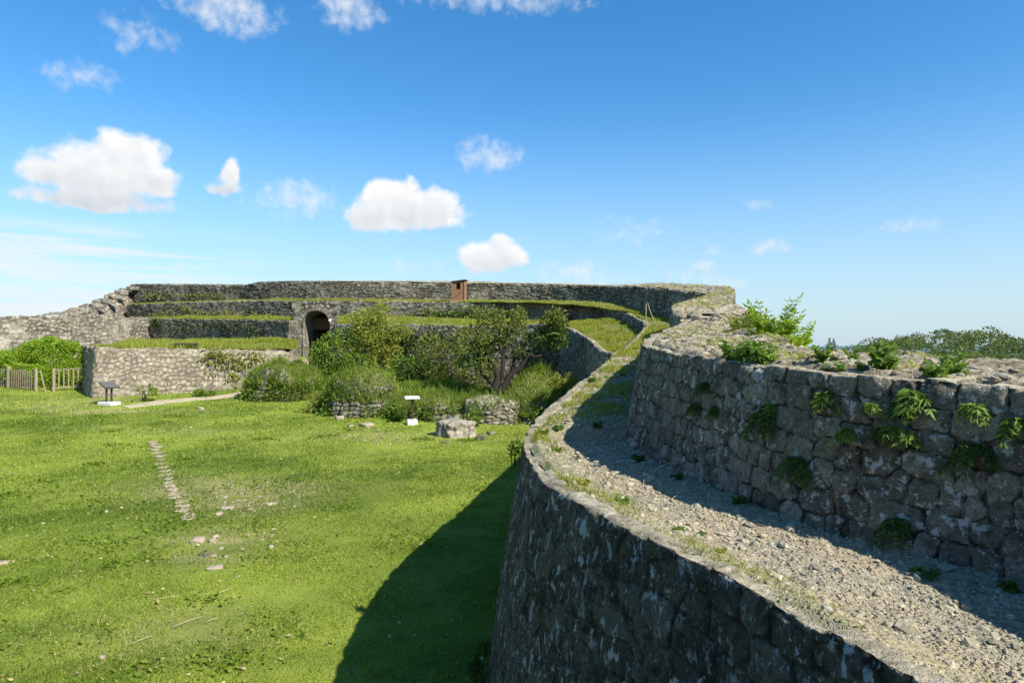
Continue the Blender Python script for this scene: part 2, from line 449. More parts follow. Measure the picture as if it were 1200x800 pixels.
def on_lawn(px, py):
    Y = 4928.0 / max(py - 352.4, 20)
    for _ in range(25):
        X = (px - 600) / F * Y; z = float(lawn_z(X, Y)); Y = .5 * Y + .5 * min(max(-z * F / (py - HY), 5), 70)
    X = (px - 600) / F * Y
    return X, Y, float(lawn_z(X, Y))


def z1(y): return np.interp(y, [2, 11.3, 12.3, 14, 15.5, 17.5, 19.6, 22, 30, 31.8, 35, 39.5, 42, 43.6, 45.3, 47, 48, 49.2, 51.5, 62],
                            [-1.62, -1.57, -1.48, -1.33, -.99, -.61, -.42, -.22, -.34, -.22, .24, .84, 1.26, 1.31, 1.25, 1.41, 1.47, 1.54, 1.87, 2.4])
def zin(y): return np.interp(y, [2, 4.4, 5.5, 8, 11.9, 12.15, 14, 16, 18, 20, 22, 27], [-1.82, -1.8, -1.70, -1.64, -1.68, -1.40, -1.22, -.90, -.58, -.38, -.2, .24])
def z2(y): return np.interp(y, [18, 19.6, 22, 27, 31.5, 34.5, 37, 39.5, 42, 45, 47.5, 50, 51, 54, 57, 66, 72], [-.5, -.42, -.22, .24, .71, 1.03, 1.39, 1.73, 2.1, 2.64, 2.94, 3.13, 3.19, 3.48, 3.7, 3.96, 3.96])


# ------------------------------------------------------------------ masonry
def stones(u, v, w, h, seed, jx=.38, jy=.26, p=4.5):
    row = np.floor(v / h)
    F1 = np.full(u.shape, 1e9); F2 = F1.copy(); idv = np.zeros(u.shape); cu = np.zeros(u.shape); cv = np.zeros(u.shape)
    for dr in (-1, 0, 1):
        r = row + dr
        off = h3(r, r * 0, r * 0, seed + 1) * w
        ww = w * (.72 + .6 * h3(r, r * 0 + 3, r * 0, seed + 2))
        ci = np.floor((u + off) / ww)
        for dc in (-1, 0, 1):
            c = ci + dc
            a = h3(c, r, r * 0, seed + 3) - .5; b_ = h3(c, r, r * 0, seed + 4) - .5
            su = (c + .5 + a * 2 * jx) * ww - off; sv = (r + .5 + b_ * 2 * jy) * h
            d = (np.abs((u - su) / ww) ** p + np.abs((v - sv) / h) ** p) ** (1 / p)
            nw = d < F1
            F2 = np.where(nw, F1, np.minimum(F2, d)); idv = np.where(nw, h3(c, r, r * 0, seed + 5), idv)
            cu = np.where(nw, u - su, cu); cv = np.where(nw, v - sv, cv); F1 = np.where(nw, d, F1)
    return idv, (F2 - F1) * .5 * min(w, h), cu, cv


def resample(lip, k, smin):
    seg = np.linalg.norm(np.diff(lip[:, :2], axis=0), axis=1); s = np.concatenate([[0], np.cumsum(seg)])
    out = [0.0]; L = s[-1]
    while out[-1] < L:
        x = np.interp(out[-1], s, lip[:, 0]); y = np.interp(out[-1], s, lip[:, 1])
        out.append(out[-1] + max(smin, k * math.hypot(x, y)))
    out = np.array(out); out[-1] = L
    return out, np.stack([np.interp(out, s, lip[:, i]) for i in range(3)], 1)


def wall(name, lip, base, mat, batter=.15, cell=(.42, .30), seed=1, k=.0021, smin=.017, cap=.4, bulge=.05, rough=.02, jw=.035,
         step_row=.06, topvar=.05, parent=None, drow=None, corner=.012, warpamt=.1, jfade=.3, capmat='uppertop', chip=.12, jy=.26, jx=.38, pw=4.5):
    """dry-stone facing that follows a line of points: a cap of coping stones and a battered face whose stones bulge, tilt and leave dark joints"""
    s, L = resample(lip, k, smin); n = len(s)
    d = np.gradient(L[:, :2], axis=0); d /= np.linalg.norm(d, axis=1)[:, None] + 1e-9
    kern = np.ones(5) / 5
    for i in (0, 1): d[:, i] = np.convolve(np.pad(d[:, i], 2, mode='edge'), kern, 'valid')
    d /= np.linalg.norm(d, axis=1)[:, None] + 1e-9
    nrm = np.stack([-d[:, 1], d[:, 0]], 1)
    bz = base(L[:, 0], L[:, 1]); D = np.maximum(L[:, 2] - bz, .15)
    dr = drow or smin * 1.15
    ncap = max(3, int(cap / (dr * 1.6))); nf = max(6, int(D.max() / dr))
    t = np.concatenate([-np.linspace(1, 0, ncap, endpoint=False), np.linspace(0, 1, nf)])
    T = t[None, :].repeat(n, 0); U = s[:, None].repeat(len(t), 1)
    V = np.where(T < 0, T * cap, T * D[:, None])
    wu = U + warpamt * fbm(U * 1.3, V * 1.3, oct=3, seed=seed + 50) + .022 * fbm(U * 7, V * 7, oct=3, seed=seed + 51); wv = V + warpamt * .8 * fbm(U * 1.1, V * 1.1, oct=3, seed=seed + 60) + .022 * fbm(U * 7, V * 7 + 5, oct=3, seed=seed + 61)
    sid, e, cu, cv = stones(wu, wv + 8.1 * cell[1], cell[0], cell[1], seed, jx=jx, jy=jy, p=pw)
    e = np.maximum(e + .013 * fbm(U * 16, V * 16, oct=3, seed=seed + 44), 0)
    res = np.maximum(smin, k * np.hypot(L[:, 0], L[:, 1]))[:, None]
    J = np.maximum(jw, 1.0 * res)
    jvis = np.clip(.55 + 1.1 * jfade * fbm(U * .9 + 4, V * .9, oct=3, seed=seed + 41) + (1 - jfade) * .45, .05, 1)
    prof = 1 - (1 - sst(e, 0, 1.1 * J)) * jvis
    rnd_ = .22 * bulge * sst(e, 0, .05)
    t1 = (np.modf(sid * 37.7)[0] - .5); t2 = (np.modf(sid * 91.3)[0] - .5); t3 = np.modf(sid * 17.3)[0] - .5
    X0 = L[:, 0][:, None] + U * 0; Y0 = L[:, 1][:, None] + U * 0
    rgh = fbm(X0 * 5, Y0 * 5, V * 5 + 3, oct=5, seed=seed + 70, gain=.6)
    disp = rnd_ + bulge * (prof - 1) + (sid - .5) * bulge * .7 + (cu * t1 + cv * t2) * .16 * bulge / .05 * .6 + rough * rgh * 1.6 + .05 * fbm(U * .35, V * .35, oct=2, seed=seed + 80)
    face = T >= 0
    zr = topvar * (t3 * 1.2 + .8 * fbm(U * .8, V * 0, oct=3, seed=seed + 90))
    Vf = np.where(face, V, 0); C = np.where(face, 0, -V)
    corner_in = corner * np.exp(-np.abs(V) / .05) + chip * np.clip(fbm(U * 4, V * 4, oct=3, seed=seed + 33) - .05, 0, 1) * np.exp(-np.abs(V) / .07)
    hx = np.where(face, batter * Vf + disp - corner_in, -C + 0 * disp - corner_in * .6)
    zf = np.where(face, -Vf, np.where(C > 0, 0, 0)) + np.where(face, zr * np.exp(-Vf / .3), zr + disp * .8) - corner_in * .6
    # the inner edge of the cap dips under the ground laid on it
    zf = zf - np.where(face, 0, .14 * sst(C / cap, .6, 1))
    vx = L[:, 0][:, None] + nrm[:, 0][:, None] * hx; vy = L[:, 1][:, None] + nrm[:, 1][:, None] * hx; vz = L[:, 2][:, None] + zf
    verts = np.stack([vx, vy, vz], -1).reshape(-1, 3)
    tint = np.clip(sid * .8 + .1 + .15 * rgh, 0, 1)
    joint = 1 - (1 - np.clip(e / (J * .75), 0, 1)) * jvis
    o = new_obj(name, verts, [grid_faces(n, len(t))], [mat, M[capmat]], parent, {'tint': tint.ravel(), 'joint': joint.ravel()}, smooth=True, mat_idx=np.tile((np.arange(len(t) - 1) < ncap).astype(np.int32), n - 1))
    return o, verts.reshape(n, len(t), 3)


def ruled(left, right, zf, ds_u, nv, it=2):
    """surface between two lines of matching control points; zf(x, y, v) gives its height"""
    A = chaikin(left, it); B = chaikin(right, it)
    mid = (A + B) / 2; seg = np.linalg.norm(np.diff(mid, axis=0), axis=1); s = np.concatenate([[0], np.cumsum(seg)])
    out = [0.]
    while out[-1] < s[-1]:
        y = np.interp(out[-1], s, mid[:, 1]); x = np.interp(out[-1], s, mid[:, 0]); out.append(out[-1] + max(.02, ds_u * math.hypot(x, y)))
    out[-1] = s[-1]; out = np.array(out)
    a = np.stack([np.interp(out, s, A[:, i]) for i in (0, 1)], 1); b = np.stack([np.interp(out, s, B[:, i]) for i in (0, 1)], 1)
    v = np.linspace(0, 1, nv)
    xy = a[:, None, :] * (1 - v)[None, :, None] + b[:, None, :] * v[None, :, None]
    x, y = xy[..., 0], xy[..., 1]; vv = v[None, :] + 0 * x
    return x, y, zf(x, y, vv), vv


def PL(lst): return np.array([P(*q) for q in lst])


def inset(L, dist, n):
    idx = np.linspace(0, len(L) - 1, n).astype(int); d = np.gradient(L[:, :2], axis=0); d /= np.linalg.norm(d, axis=1)[:, None] + 1e-9
    nn = np.stack([-d[:, 1], d[:, 0]], 1); return L[idx, :2] - nn[idx] * dist


# lips of the walls, right or near end first
near1 = [(-5.5, -.6, -1.6), (-3, -.3, -1.6), (-.6, -.1, -1.6), (1.0, .6, -1.6), (1.8, 1.7, -1.6), (1.95, 2.5, -1.6), (1.88, 3.27, -1.6), (1.78, 3.75, -1.6), (1.62, 4.32, -1.6), (1.41, 4.9, -1.6), (1.12, 5.6, -1.6),
         (.80, 6.4, -1.6), (.47, 7.5, -1.6), (.275, 8.8, -1.6), (.15, 10.2, -1.6), (.14, 11.3, -1.57), (.28, 12.3, -1.48), (.70, 14, -1.33), (1.36, 15.5, -.99), (2.19, 17.5, -.61)]
lip1r = chaikin(np.vstack([near1, PL([(713, 421, 19.6), (725, 412, 22)])]), 3)
lip1t = chaikin(np.vstack([[(5.6, 30.2, -.33), (5.0, 30.4, -.33)], PL([(706, 411.5, 31), (699.5, 409.5, 31.8), (692, 398.5, 35), (673, 387, 39.5), (652, 380, 42), (620, 380, 43.6), (560, 382, 45.3),
                                      (480, 380, 47), (440, 379.5, 48), (400, 379, 49.2), (392, 379, 49.5), (391, 378.5, 49.6)]), [(-12.95, 50.2, 1.6), (-12.9, 53.4, 1.7)]]), 3)
lip1l = chaikin(np.vstack([[(-16.8, 54.6, 1.9), (-16.8, 52.1, 1.87), (-16.81, 51.6, 1.87)], PL([(339, 375, 51.5), (330, 375, 52.1), (300, 374.5, 54.2), (240, 374, 58.3), (178, 373, 62.3), (164, 373, 63.4)])]), 2)
lip2r = chaikin(np.vstack([lip1r[-1:], PL([(742, 397, 27), (753, 386, 31.5), (755.5, 380, 34.5), (749, 374, 37), (739, 369, 39.5), (725, 364, 42), (700, 357, 45), (640, 354.5, 47.5), (560, 354, 50),
                    (520, 354, 51), (480, 353.5, 51.8), (440, 353, 52.8), (408, 352.5, 53.6), (397, 352.5, 54)])]), 3)
lip2l = chaikin(PL([(343, 352.5, 54.3), (320, 352.5, 55.6), (300, 352, 56.9), (240, 353, 60.9), (165, 356, 66), (148, 357, 67.4)]), 2)
lip3a = chaikin(np.vstack([[(-6, -3.2, -.34), (-2, -3.2, -.34), (1.5, -3.0, -.34), (3.4, -2.2, -.34), (4.1, -1, -.35), (4.35, .5, -.35), (4.36, 1.8, -.35), (4.3, 2.9, -.35), (4.2, 3.8, -.35), (4.03, 4.5, -.35)], PL([(1200, 458, 5.1), (1100, 447, 5.55), (1010, 442, 6.0), (930, 432, 6.75), (860, 423, 7.7), (800, 416, 9.2), (770, 409, 10.4), (752, 404.5, 11.3), (749, 402, 11.9), (757, 396, 14),
                            (765, 391, 17), (780, 385, 21), (806, 374, 24), (830, 368, 25.5)])]), 3)
lip3b = chaikin(np.vstack([[(8.8, 25.2, 1.15), (8.3, 24.4, 1.05), (7.6, 23.7, 1.0)], PL([(812, 371, 23.4), (790, 366, 24.4), (786, 364.5, 24.9), (790, 361, 26), (800, 357, 27.5), (830, 346, 31), (824, 344.5, 33), (790, 340, 37), (760, 336.5, 41), (735, 335, 44.5), (700, 335.5, 49),
                    (620, 333, 53), (520, 332, 55), (440, 330, 56.2), (400, 330, 57), (340, 329.5, 59), (300, 330, 61), (290, 333, 61.8), (283, 334.5, 62.5), (220, 333.5, 66.5), (153, 333, 71)])]), 3)

b1 = lambda x, y: np.maximum(lawn_z(x, y) - .25, -7)
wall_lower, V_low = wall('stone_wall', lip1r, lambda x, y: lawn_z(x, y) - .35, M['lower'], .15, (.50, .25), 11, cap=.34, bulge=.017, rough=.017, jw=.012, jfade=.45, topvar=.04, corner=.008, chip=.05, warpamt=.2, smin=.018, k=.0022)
tag(wall_lower, 'long curving lower retaining wall of dark lichen-spotted stone under the gravel walkway', 'wall', 'stacked stone castle walls', 'thing')
o, V_LOWL = wall('stone_wall', lip1l, lambda x, y: x * 0 - 2.4, M['far'], .03, (.27, .27), 12, jy=.42, pw=2.5, warpamt=.26, smin=.05, cap=.4, bulge=.04, rough=.05, jw=.02, jfade=.7)
tag(o, 'dark wall of the lowest tier left of the gate, ending in a sunlit stone pier', 'wall', 'stacked stone castle walls', 'thing')
low_t, V_lowt = wall('stone_wall', lip1t, lambda x, y: np.maximum(lawn_z(x, y) - .2, -5), M['far'], .12, (.27, .27), 19, jy=.42, pw=2.5, warpamt=.26, smin=.04, cap=.4, bulge=.04, rough=.05, jw=.02, jfade=.7)
tag(low_t, 'dark lowest-tier stone wall behind the bushes, right of the gateway', 'wall', 'stacked stone castle walls', 'thing')
o, V_mid = wall('stone_wall', lip2r, lambda x, y: np.where(y < 30, -3.6, z1(y) - .35), M['far'], .10, (.27, .27), 13, jy=.42, pw=2.5, warpamt=.26, smin=.04, cap=.4, bulge=.04, rough=.05, jw=.02, jfade=.7)
tag(o, 'middle-tier stone wall curving from the walkway back to the right side of the gate', 'wall', 'stacked stone castle walls', 'thing')
o, V_MIDL = wall('stone_wall', lip2l, lambda x, y: z1(y) - .6, M['far'], .10, (.27, .27), 14, jy=.42, pw=2.5, warpamt=.26, smin=.05, cap=.4, bulge=.04, rough=.05, jw=.02, jfade=.7)
tag(o, 'middle-tier stone wall running left of the arched gate above the dark lowest wall', 'wall', 'stacked stone castle walls', 'thing')
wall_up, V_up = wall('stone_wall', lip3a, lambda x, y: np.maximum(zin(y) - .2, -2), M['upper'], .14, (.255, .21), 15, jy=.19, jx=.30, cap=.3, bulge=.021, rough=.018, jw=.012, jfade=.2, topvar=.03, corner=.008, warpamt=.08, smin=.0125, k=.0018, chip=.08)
tag(wall_up, 'shaded upper wall of big squared stones along the gravel walkway with plants in its joints', 'wall', 'stacked stone castle walls', 'thing')
wall_top, V_top = wall('stone_wall', lip3b, lambda x, y: z2(y) - .4, M['far'], .08, (.26, .26), 16, jy=.42, pw=2.5, warpamt=.26, smin=.035, cap=.5, bulge=.04, rough=.05, jw=.02, jfade=.7, topvar=.06)
tag(wall_top, 'topmost stone wall on the skyline sweeping left past the wooden booth', 'wall', 'stacked stone castle walls', 'thing')

# ---- tops of the upper wall (rough lit rubble) and their outer faces
def rubble(x, y, seed, amp=.05, cs=.42):
    wx = x + .22 * fbm(x * 1.6, y * 1.6, oct=3, seed=seed + 5); wy = y + .22 * fbm(x * 1.6 + 9, y * 1.6, oct=3, seed=seed + 6)
    sid, e, cu, cv = stones(wx, wy, cs, cs * .8, seed)
    t1 = np.modf(sid * 37.7)[0] - .5; t2 = np.modf(sid * 91.3)[0] - .5
    d = amp * (sst(e, 0, .05) - 1) * .45 + amp * .9 * (sid - .5) + (cu * t1 + cv * t2) * .22
    rg = 1 - 2 * np.abs(fbm(x * 2.2, y * 2.2, oct=5, seed=seed + 9, gain=.6)) 
    d = d + amp * .9 * (rg - .6) + amp * .7 * fbm(x * 6, y * 6, oct=4, seed=seed + 19, gain=.65)
    return d, np.clip(sid * .8 + .2 * fbm(x * 4, y * 4, oct=3, seed=seed), 0, 1), np.clip(e / .035, 0, 1)


la = [(-6, -3.5), (-2, -3.5), (1.6, -3.3), (3.6, -2.4), (4.38, -1.1), (4.65, .5), (4.66, 1.8), (4.6, 2.9), (4.5, 3.9), (4.28, 4.65), (4.0, 5.25), (3.6, 5.67), (3.22, 6.12), (2.92, 6.87), (2.65, 7.8), (2.45, 9.3), (2.32, 10.4), (2.3, 11.4), (2.45, 12.4), (2.95, 14.1), (3.7, 17.1), (4.95, 21.1), (6.35, 24.2), (7.4, 25.5)]
ra = [(-6, -6), (-2, -6), (2.6, -5.6), (5.6, -4.0), (6.7, -1.6), (7.1, .5), (7.1, 1.9), (6.95, 3.4), (6.7, 4.8), (6.45, 5.8), (6.0, 7.2), (5.3, 8.1), (4.9, 8.7), (4.65, 9.4), (4.5, 10.1), (4.5, 11.1), (4.6, 12), (4.75, 12.7), (4.9, 13.3), (5.3, 15.2), (6.0, 18.2), (7.0, 22), (8.1, 24.8), (8.6, 26)]
def ztopa(x, y, v):
    zl = np.interp(y, [3, 5.1, 6, 6.75, 7.7, 9.2, 10.4, 11.5, 14, 17, 21, 24, 26], [-.36, -.35, -.29, -.24, -.19, -.14, -.06, .02, .14, .28, .5, .9, 1.15])
    d, _, _ = rubble(x, y, 71); back = np.interp(y, [3, 8, 11, 16, 20], [.02, .03, .02, .2, .25])
    edge = sst(v, 0, .07)
    return zl + .03 + back * sst(v, .1, 1) * .6 + d * edge + .12 * sst(v, .72, .9) * fbm(x * .9, y * .9, oct=3, seed=3) - .1 * (1 - edge)
def top_mesh(name, l, r, zf, parent, mat, seed, ds, nv, drop):
    x, y, z, v = ruled(l, r, zf, ds, nv)
    _, ti, jo = rubble(x, y, seed)
    nu = len(x)
    o = new_obj(name, np.stack([x, y, z], -1).reshape(-1, 3), [grid_faces(nu, nv)[:, ::-1]], mat, parent, {'tint': ti.ravel(), 'joint': jo.ravel()}, smooth=True)
    return o, (x, y, z)
top_a, TA = top_mesh('wall_top', la, ra, ztopa, wall_up, M['uppertop'], 71, .0026, 110, 8)
lb = [(8.4, 24.6), (7.55, 23.95), (6.5, 24.2), (5.95, 24.9), (6.05, 26.1), (6.6, 27.6), (9.0, 31.1), (9.3, 33)]
rb = [(8.75, 25.1), (8.7, 25.2), (8.65, 25.4), (8.6, 26), (8.75, 27), (9.1, 28.3), (10.3, 31.3), (10.8, 33.6)]
far3 = lip3b[np.argmin(np.abs(lip3b[:, 1] - 35) + 9 * (lip3b[:, 1] < 31)):]
lb += [tuple(q) for q in inset(far3, .3, 26)]; rb += [tuple(q) for q in inset(far3, 1.9, 26)]
LB = lip3b
def zlip(y, L): 
    o_ = np.argsort(L[:, 1]); return np.interp(y, L[o_, 1], L[o_, 2])
def ztopb(x, y, v):
    d, _, _ = rubble(x, y, 72, amp=.06)
    zl = np.where(y < 25.4, 1.06 + (y - 24) * .10, zlip(y, LB[40:]))
    rise = np.interp(y, [24, 31, 33, 45, 50], [.05, .12, .28, .15, .0])
    return zl + .03 + rise * sst(v, .1, 1) + d * sst(v, 0, .1)
top_b, TB = top_mesh('wall_top', lb, rb, ztopb, wall_top, M['uppertop'], 72, .003, 50, 8)
for (src, par, nm) in ((TA, wall_up, 'outer_face'), (TB, wall_top, 'outer_face')):
    x, y, z = [q[:, -1] for q in src]
    rows = [np.stack([x + .1 * k * .3, y + .1 * k * .3, z - k * .9 + (.0 if k else 0)], -1) for k in range(11)]
    vv = np.stack(rows, 1); n_ = len(x)
    sid, e, _, _ = stones(np.cumsum(np.concatenate([[0], np.hypot(np.diff(x), np.diff(y))]))[:, None] + 0 * vv[..., 0], vv[..., 2], .45, .32, 31)
    new_obj(nm, vv.reshape(-1, 3), [grid_faces(n_, 11)], M['far'], par, {'tint': sid.ravel(), 'joint': np.clip(e / .05, 0, 1).ravel()}, smooth=True)

def step_rubble():
    r = np.random.default_rng(44); q = np.array([(5.9, 24.2), (6.5, 23.5), (7.2, 23.2), (7.9, 23.4), (8.6, 24.2)]); n = 46; t = r.random(n) * 4; i = np.minimum(t.astype(int), 3); f = (t - i)[:, None]
    p = q[i] * (1 - f) + q[i + 1] * f + r.normal(0, .22, (n, 2)); z = np.interp(p[:, 1], [22.5, 25], [.75, 1.05]) + r.uniform(-.1, .12, n)
    return np.column_stack([p, z]), r.uniform(.15, .55, n)
STEP = step_rubble()

# ---- walkway and grass terraces
wl = [(-5.015, -0.891), (-2.812, -0.591), (-0.629, -0.394), (0.786, 0.39), (1.411, 1.064), (1.898, 1.941), (2.04, 2.605), (1.952, 3.279), (1.695, 4.368), (1.227, 5.662), (0.915, 6.466), (0.612, 7.578), (0.421, 8.837), (0.3, 10.194), (0.29, 11.306), (0.412, 12.222), (0.816, 13.885), (1.468, 15.392), (2.195, 17.234), (2.644, 19.028), (3.194, 21.029), (3.494, 22.129)]
wr = [(-5, -3.4), (-2.8, -3.4), (1.4, -3.2), (3.5, -2.4), (4.6, -.2), (4.65, 1.7), (4.62, 2.6), (4.5, 3.7), (4.25, 4.7), (3.35, 5.95), (2.95, 6.75), (2.6, 7.75), (2.42, 8.9), (2.35, 10.2), (2.5, 11.4), (2.7, 12.4), (3.2, 14.0), (3.7, 15.6), (4.4, 17.5), (4.6, 18.9), (5.1, 21), (5.4, 22.1)]
def zwalk(x, y, v):
    z = z1(y) * (1 - sst(v, 0, .3)) + zin(y) * sst(v, 0, .3)
    edge = sst(v, 0, .06) 
    return z - .05 * (1 - edge) + .012 + edge * (.035 * fbm(x * 1.2, y * 1.2, oct=4, seed=33, gain=.6) + .018 * fbm(x * 9, y * 9, oct=3, seed=34)) + .10 * sst(v, .86, 1.) * (y < 12)
x, y, z, v = ruled(wl, wr, zwalk, .0022, 150)
GW = (x, y, z, v)
green = np.clip((1 - sst(v, .05, .32)) * .9 * sst(y, 3, 6) + sst(y, 11.5, 14) * .75 + sst(v, .80, .95) * .5 + .25 * fbm(x * .8, y * .8, oct=3, seed=8), 0, 1)
tag(new_obj('path', np.stack([x, y, z], -1).reshape(-1, 3), [grid_faces(len(x), 150)[:, ::-1]], M['gravel'], None, {'green': green.ravel()}, smooth=True), kind='structure')
def part_of(L, cond): return L[[i for i in range(len(L)) if cond(L[i])]]
def terrace(A, B, zf, ds, nv):
    x, y, z, v = ruled(A, B, zf, ds, nv, 0)
    tag(new_obj('terrace_ground', np.stack([x, y, z], -1).reshape(-1, 3), [grid_faces(len(x), nv)[:, ::-1]], M['terrace'], None, None, smooth=True), kind='structure')
    return (x, y, z, v)
A = inset(part_of(lip1t, lambda q: q[1] < 50), .25, 70); B = inset(part_of(lip2r, lambda q: q[1] > 30), .12, 70)
GT1 = terrace(A, B, lambda x, y, v: z1(y) - .04 + .30 * sst(v, 0, 1) + .05 * fbm(x, y, oct=3, seed=4), .004, 24)
A = inset(lip1l[6:], .25, 30); B = inset(lip2l, -.1, 30)
GT1L = terrace(A, B, lambda x, y, v: z1(y) - .04 + .2 * v + .05 * fbm(x, y, oct=3, seed=4), .006, 14)
l3back = np.vstack([part_of(lip3a, lambda q: 21.5 < q[1] < 23.6), part_of(lip3b, lambda q: q[1] > 24.95)])
A = inset(lip2r, .25, 70); B = inset(part_of(l3back, lambda q: q[1] < 56), .05, 70)
GT2 = terrace(A, B, lambda x, y, v: z2(y) * (1 - v) + np.minimum(z2(y), z2(y)) * v - .03 + .1 * v + .04 * fbm(x, y, oct=3, seed=14), .004, 24)
A = inset(np.vstack([P(397, 352.5, 54), lip2l]), .25, 40); B = inset(part_of(l3back, lambda q: q[1] > 55.5), -.1, 40)
GT2L = terrace(A, B, lambda x, y, v: z2(y) - .03 + .1 * v + .04 * fbm(x, y, oct=3, seed=14), .006, 16)

# ---- lawn, wide ground, far hill and sea
def sheet(name, xs, ys, zf, mat, attrs=None, kind='structure'):
    X, Y = np.meshgrid(xs, ys, indexing='ij'); Z = zf(X, Y)
    at = {k_: f(X, Y).ravel() for k_, f in (attrs or {}).items()}
    return tag(new_obj(name, np.stack([X, Y, Z], -1).reshape(-1, 3), [grid_faces(len(xs), len(ys))], mat, None, at, smooth=True), kind=kind)
def lawn_tint(x, y):
    # mown lawn: soft streaks and darker patches, running a little across the view
    u, w = x * .92 + y * .38, -x * .38 + y * .92
    a = fbm(u * .13, w * .30, oct=3, seed=41, gain=.6); c = fbm(u * .55, w * 1.0, oct=4, seed=43, gain=.62); b_ = fbm(x * 2.4, y * 2.6, oct=3, seed=42)
    return np.clip(.50 + .62 * a + .55 * c + .22 * b_ + sst(y, 22, 33) * .10 + .08 * sst(x, -6, 0), 0, 1)
DRY = [(270, 575, 3.2, 1.5, .9), (285, 590, 2, 1.2, .8), (265, 630, 1.6, .9, .7), (120, 483, 3.5, .8, .9), (215, 505, 3, .7, .4), (440, 512, 4, 1.0, .6), (240, 650, 1.2, .7, .5), (60, 478, 4, 1, .5), (210, 735, 1.6, .9, .4), (130, 750, 1.5, .8, .35), (100, 470, 4, 1.2, .6)]
DRYW = [(*on_lawn(a, b_)[:2], rx, ry, s_) for (a, b_, rx, ry, s_) in DRY]
def lawn_dry(x, y):
    r = 0 * x
    for (cx, cy, rx, ry, s_) in DRYW: r = np.maximum(r, s_ * np.exp(-(((x - cx) / rx) ** 2 + ((y - cy) / ry) ** 2)))
    return np.clip(r * (1.1 + .9 * fbm(x * 1.3, y * 1.3, oct=3, seed=9)), 0, 1)
def lawn_sheet_z(x, y):
    z = lawn_z(x, y); edge = np.maximum(np.maximum(sst(x, 18, 26), sst(-x, 62, 75)), np.maximum(sst(y, 70, 82), sst(-y, 10, 20)))
    return z * (1 - edge) - 14 * edge
sheet('lawn', np.concatenate([np.linspace(-75, -30, 90), np.linspace(-29.8, 4, 300), np.linspace(4.5, 26, 40)]), np.concatenate([np.linspace(-20, 9, 30), np.linspace(9.2, 50, 330), np.linspace(50.5, 84, 50)]), lawn_sheet_z, M['lawn'], {'tint': lawn_tint, 'dry': lawn_dry})
def ground_z(x, y):
    r = np.hypot(x, y)
    z = -12 - 8 * sst(x, 10, 60) - 90 * sst(r, 900, 3000) + 1.5 * fbm(x * .02, y * .02, oct=3, seed=21)
    z = z - 25 * sst(-x, 60, 300) - 18 * sst(y, 70, 260) * (1 - sst(x, 30, 110))
    # the wooded ridge to the right
    hill = 17.5 * np.exp(-(((x - 166) / 38) ** 2 + ((y - 265) / 90) ** 2)) + 2.0 * np.exp(-(((x - 300) / 130) ** 2 + ((y - 330) / 120) ** 2)) + 7.5 * np.exp(-(((x - 95) / 36) ** 2 + ((y - 205) / 70) ** 2)) + 4.0 * np.exp(-(((x - 110) / 60) ** 2 + ((y - 130) / 60) ** 2))
    return z + hill * .99
gx = np.concatenate([-np.geomspace(6000, 120, 40), np.linspace(-115, 420, 200), np.geomspace(430, 6000, 40)])
gy = np.concatenate([-np.geomspace(6000, 60, 30), np.linspace(-55, 460, 160), np.geomspace(470, 6000, 40)])
sheet('ground', gx, gy, ground_z, M['earth'])
a = np.linspace(0, 2 * np.pi, 97)[:-1]; rr = np.array([1200., 3000, 8000, 25000, 60000])
sv = np.array([[r_ * math.cos(t_), r_ * math.sin(t_), -95.] for r_ in rr for t_ in a]); sf = [[i * 96 + j, (i + 1) * 96 + j, (i + 1) * 96 + (j + 1) % 96, i * 96 + (j + 1) % 96] for i in range(4) for j in range(96)]
tag(new_obj('sea', sv, [np.array(sf)], M['sea']), kind='structure')

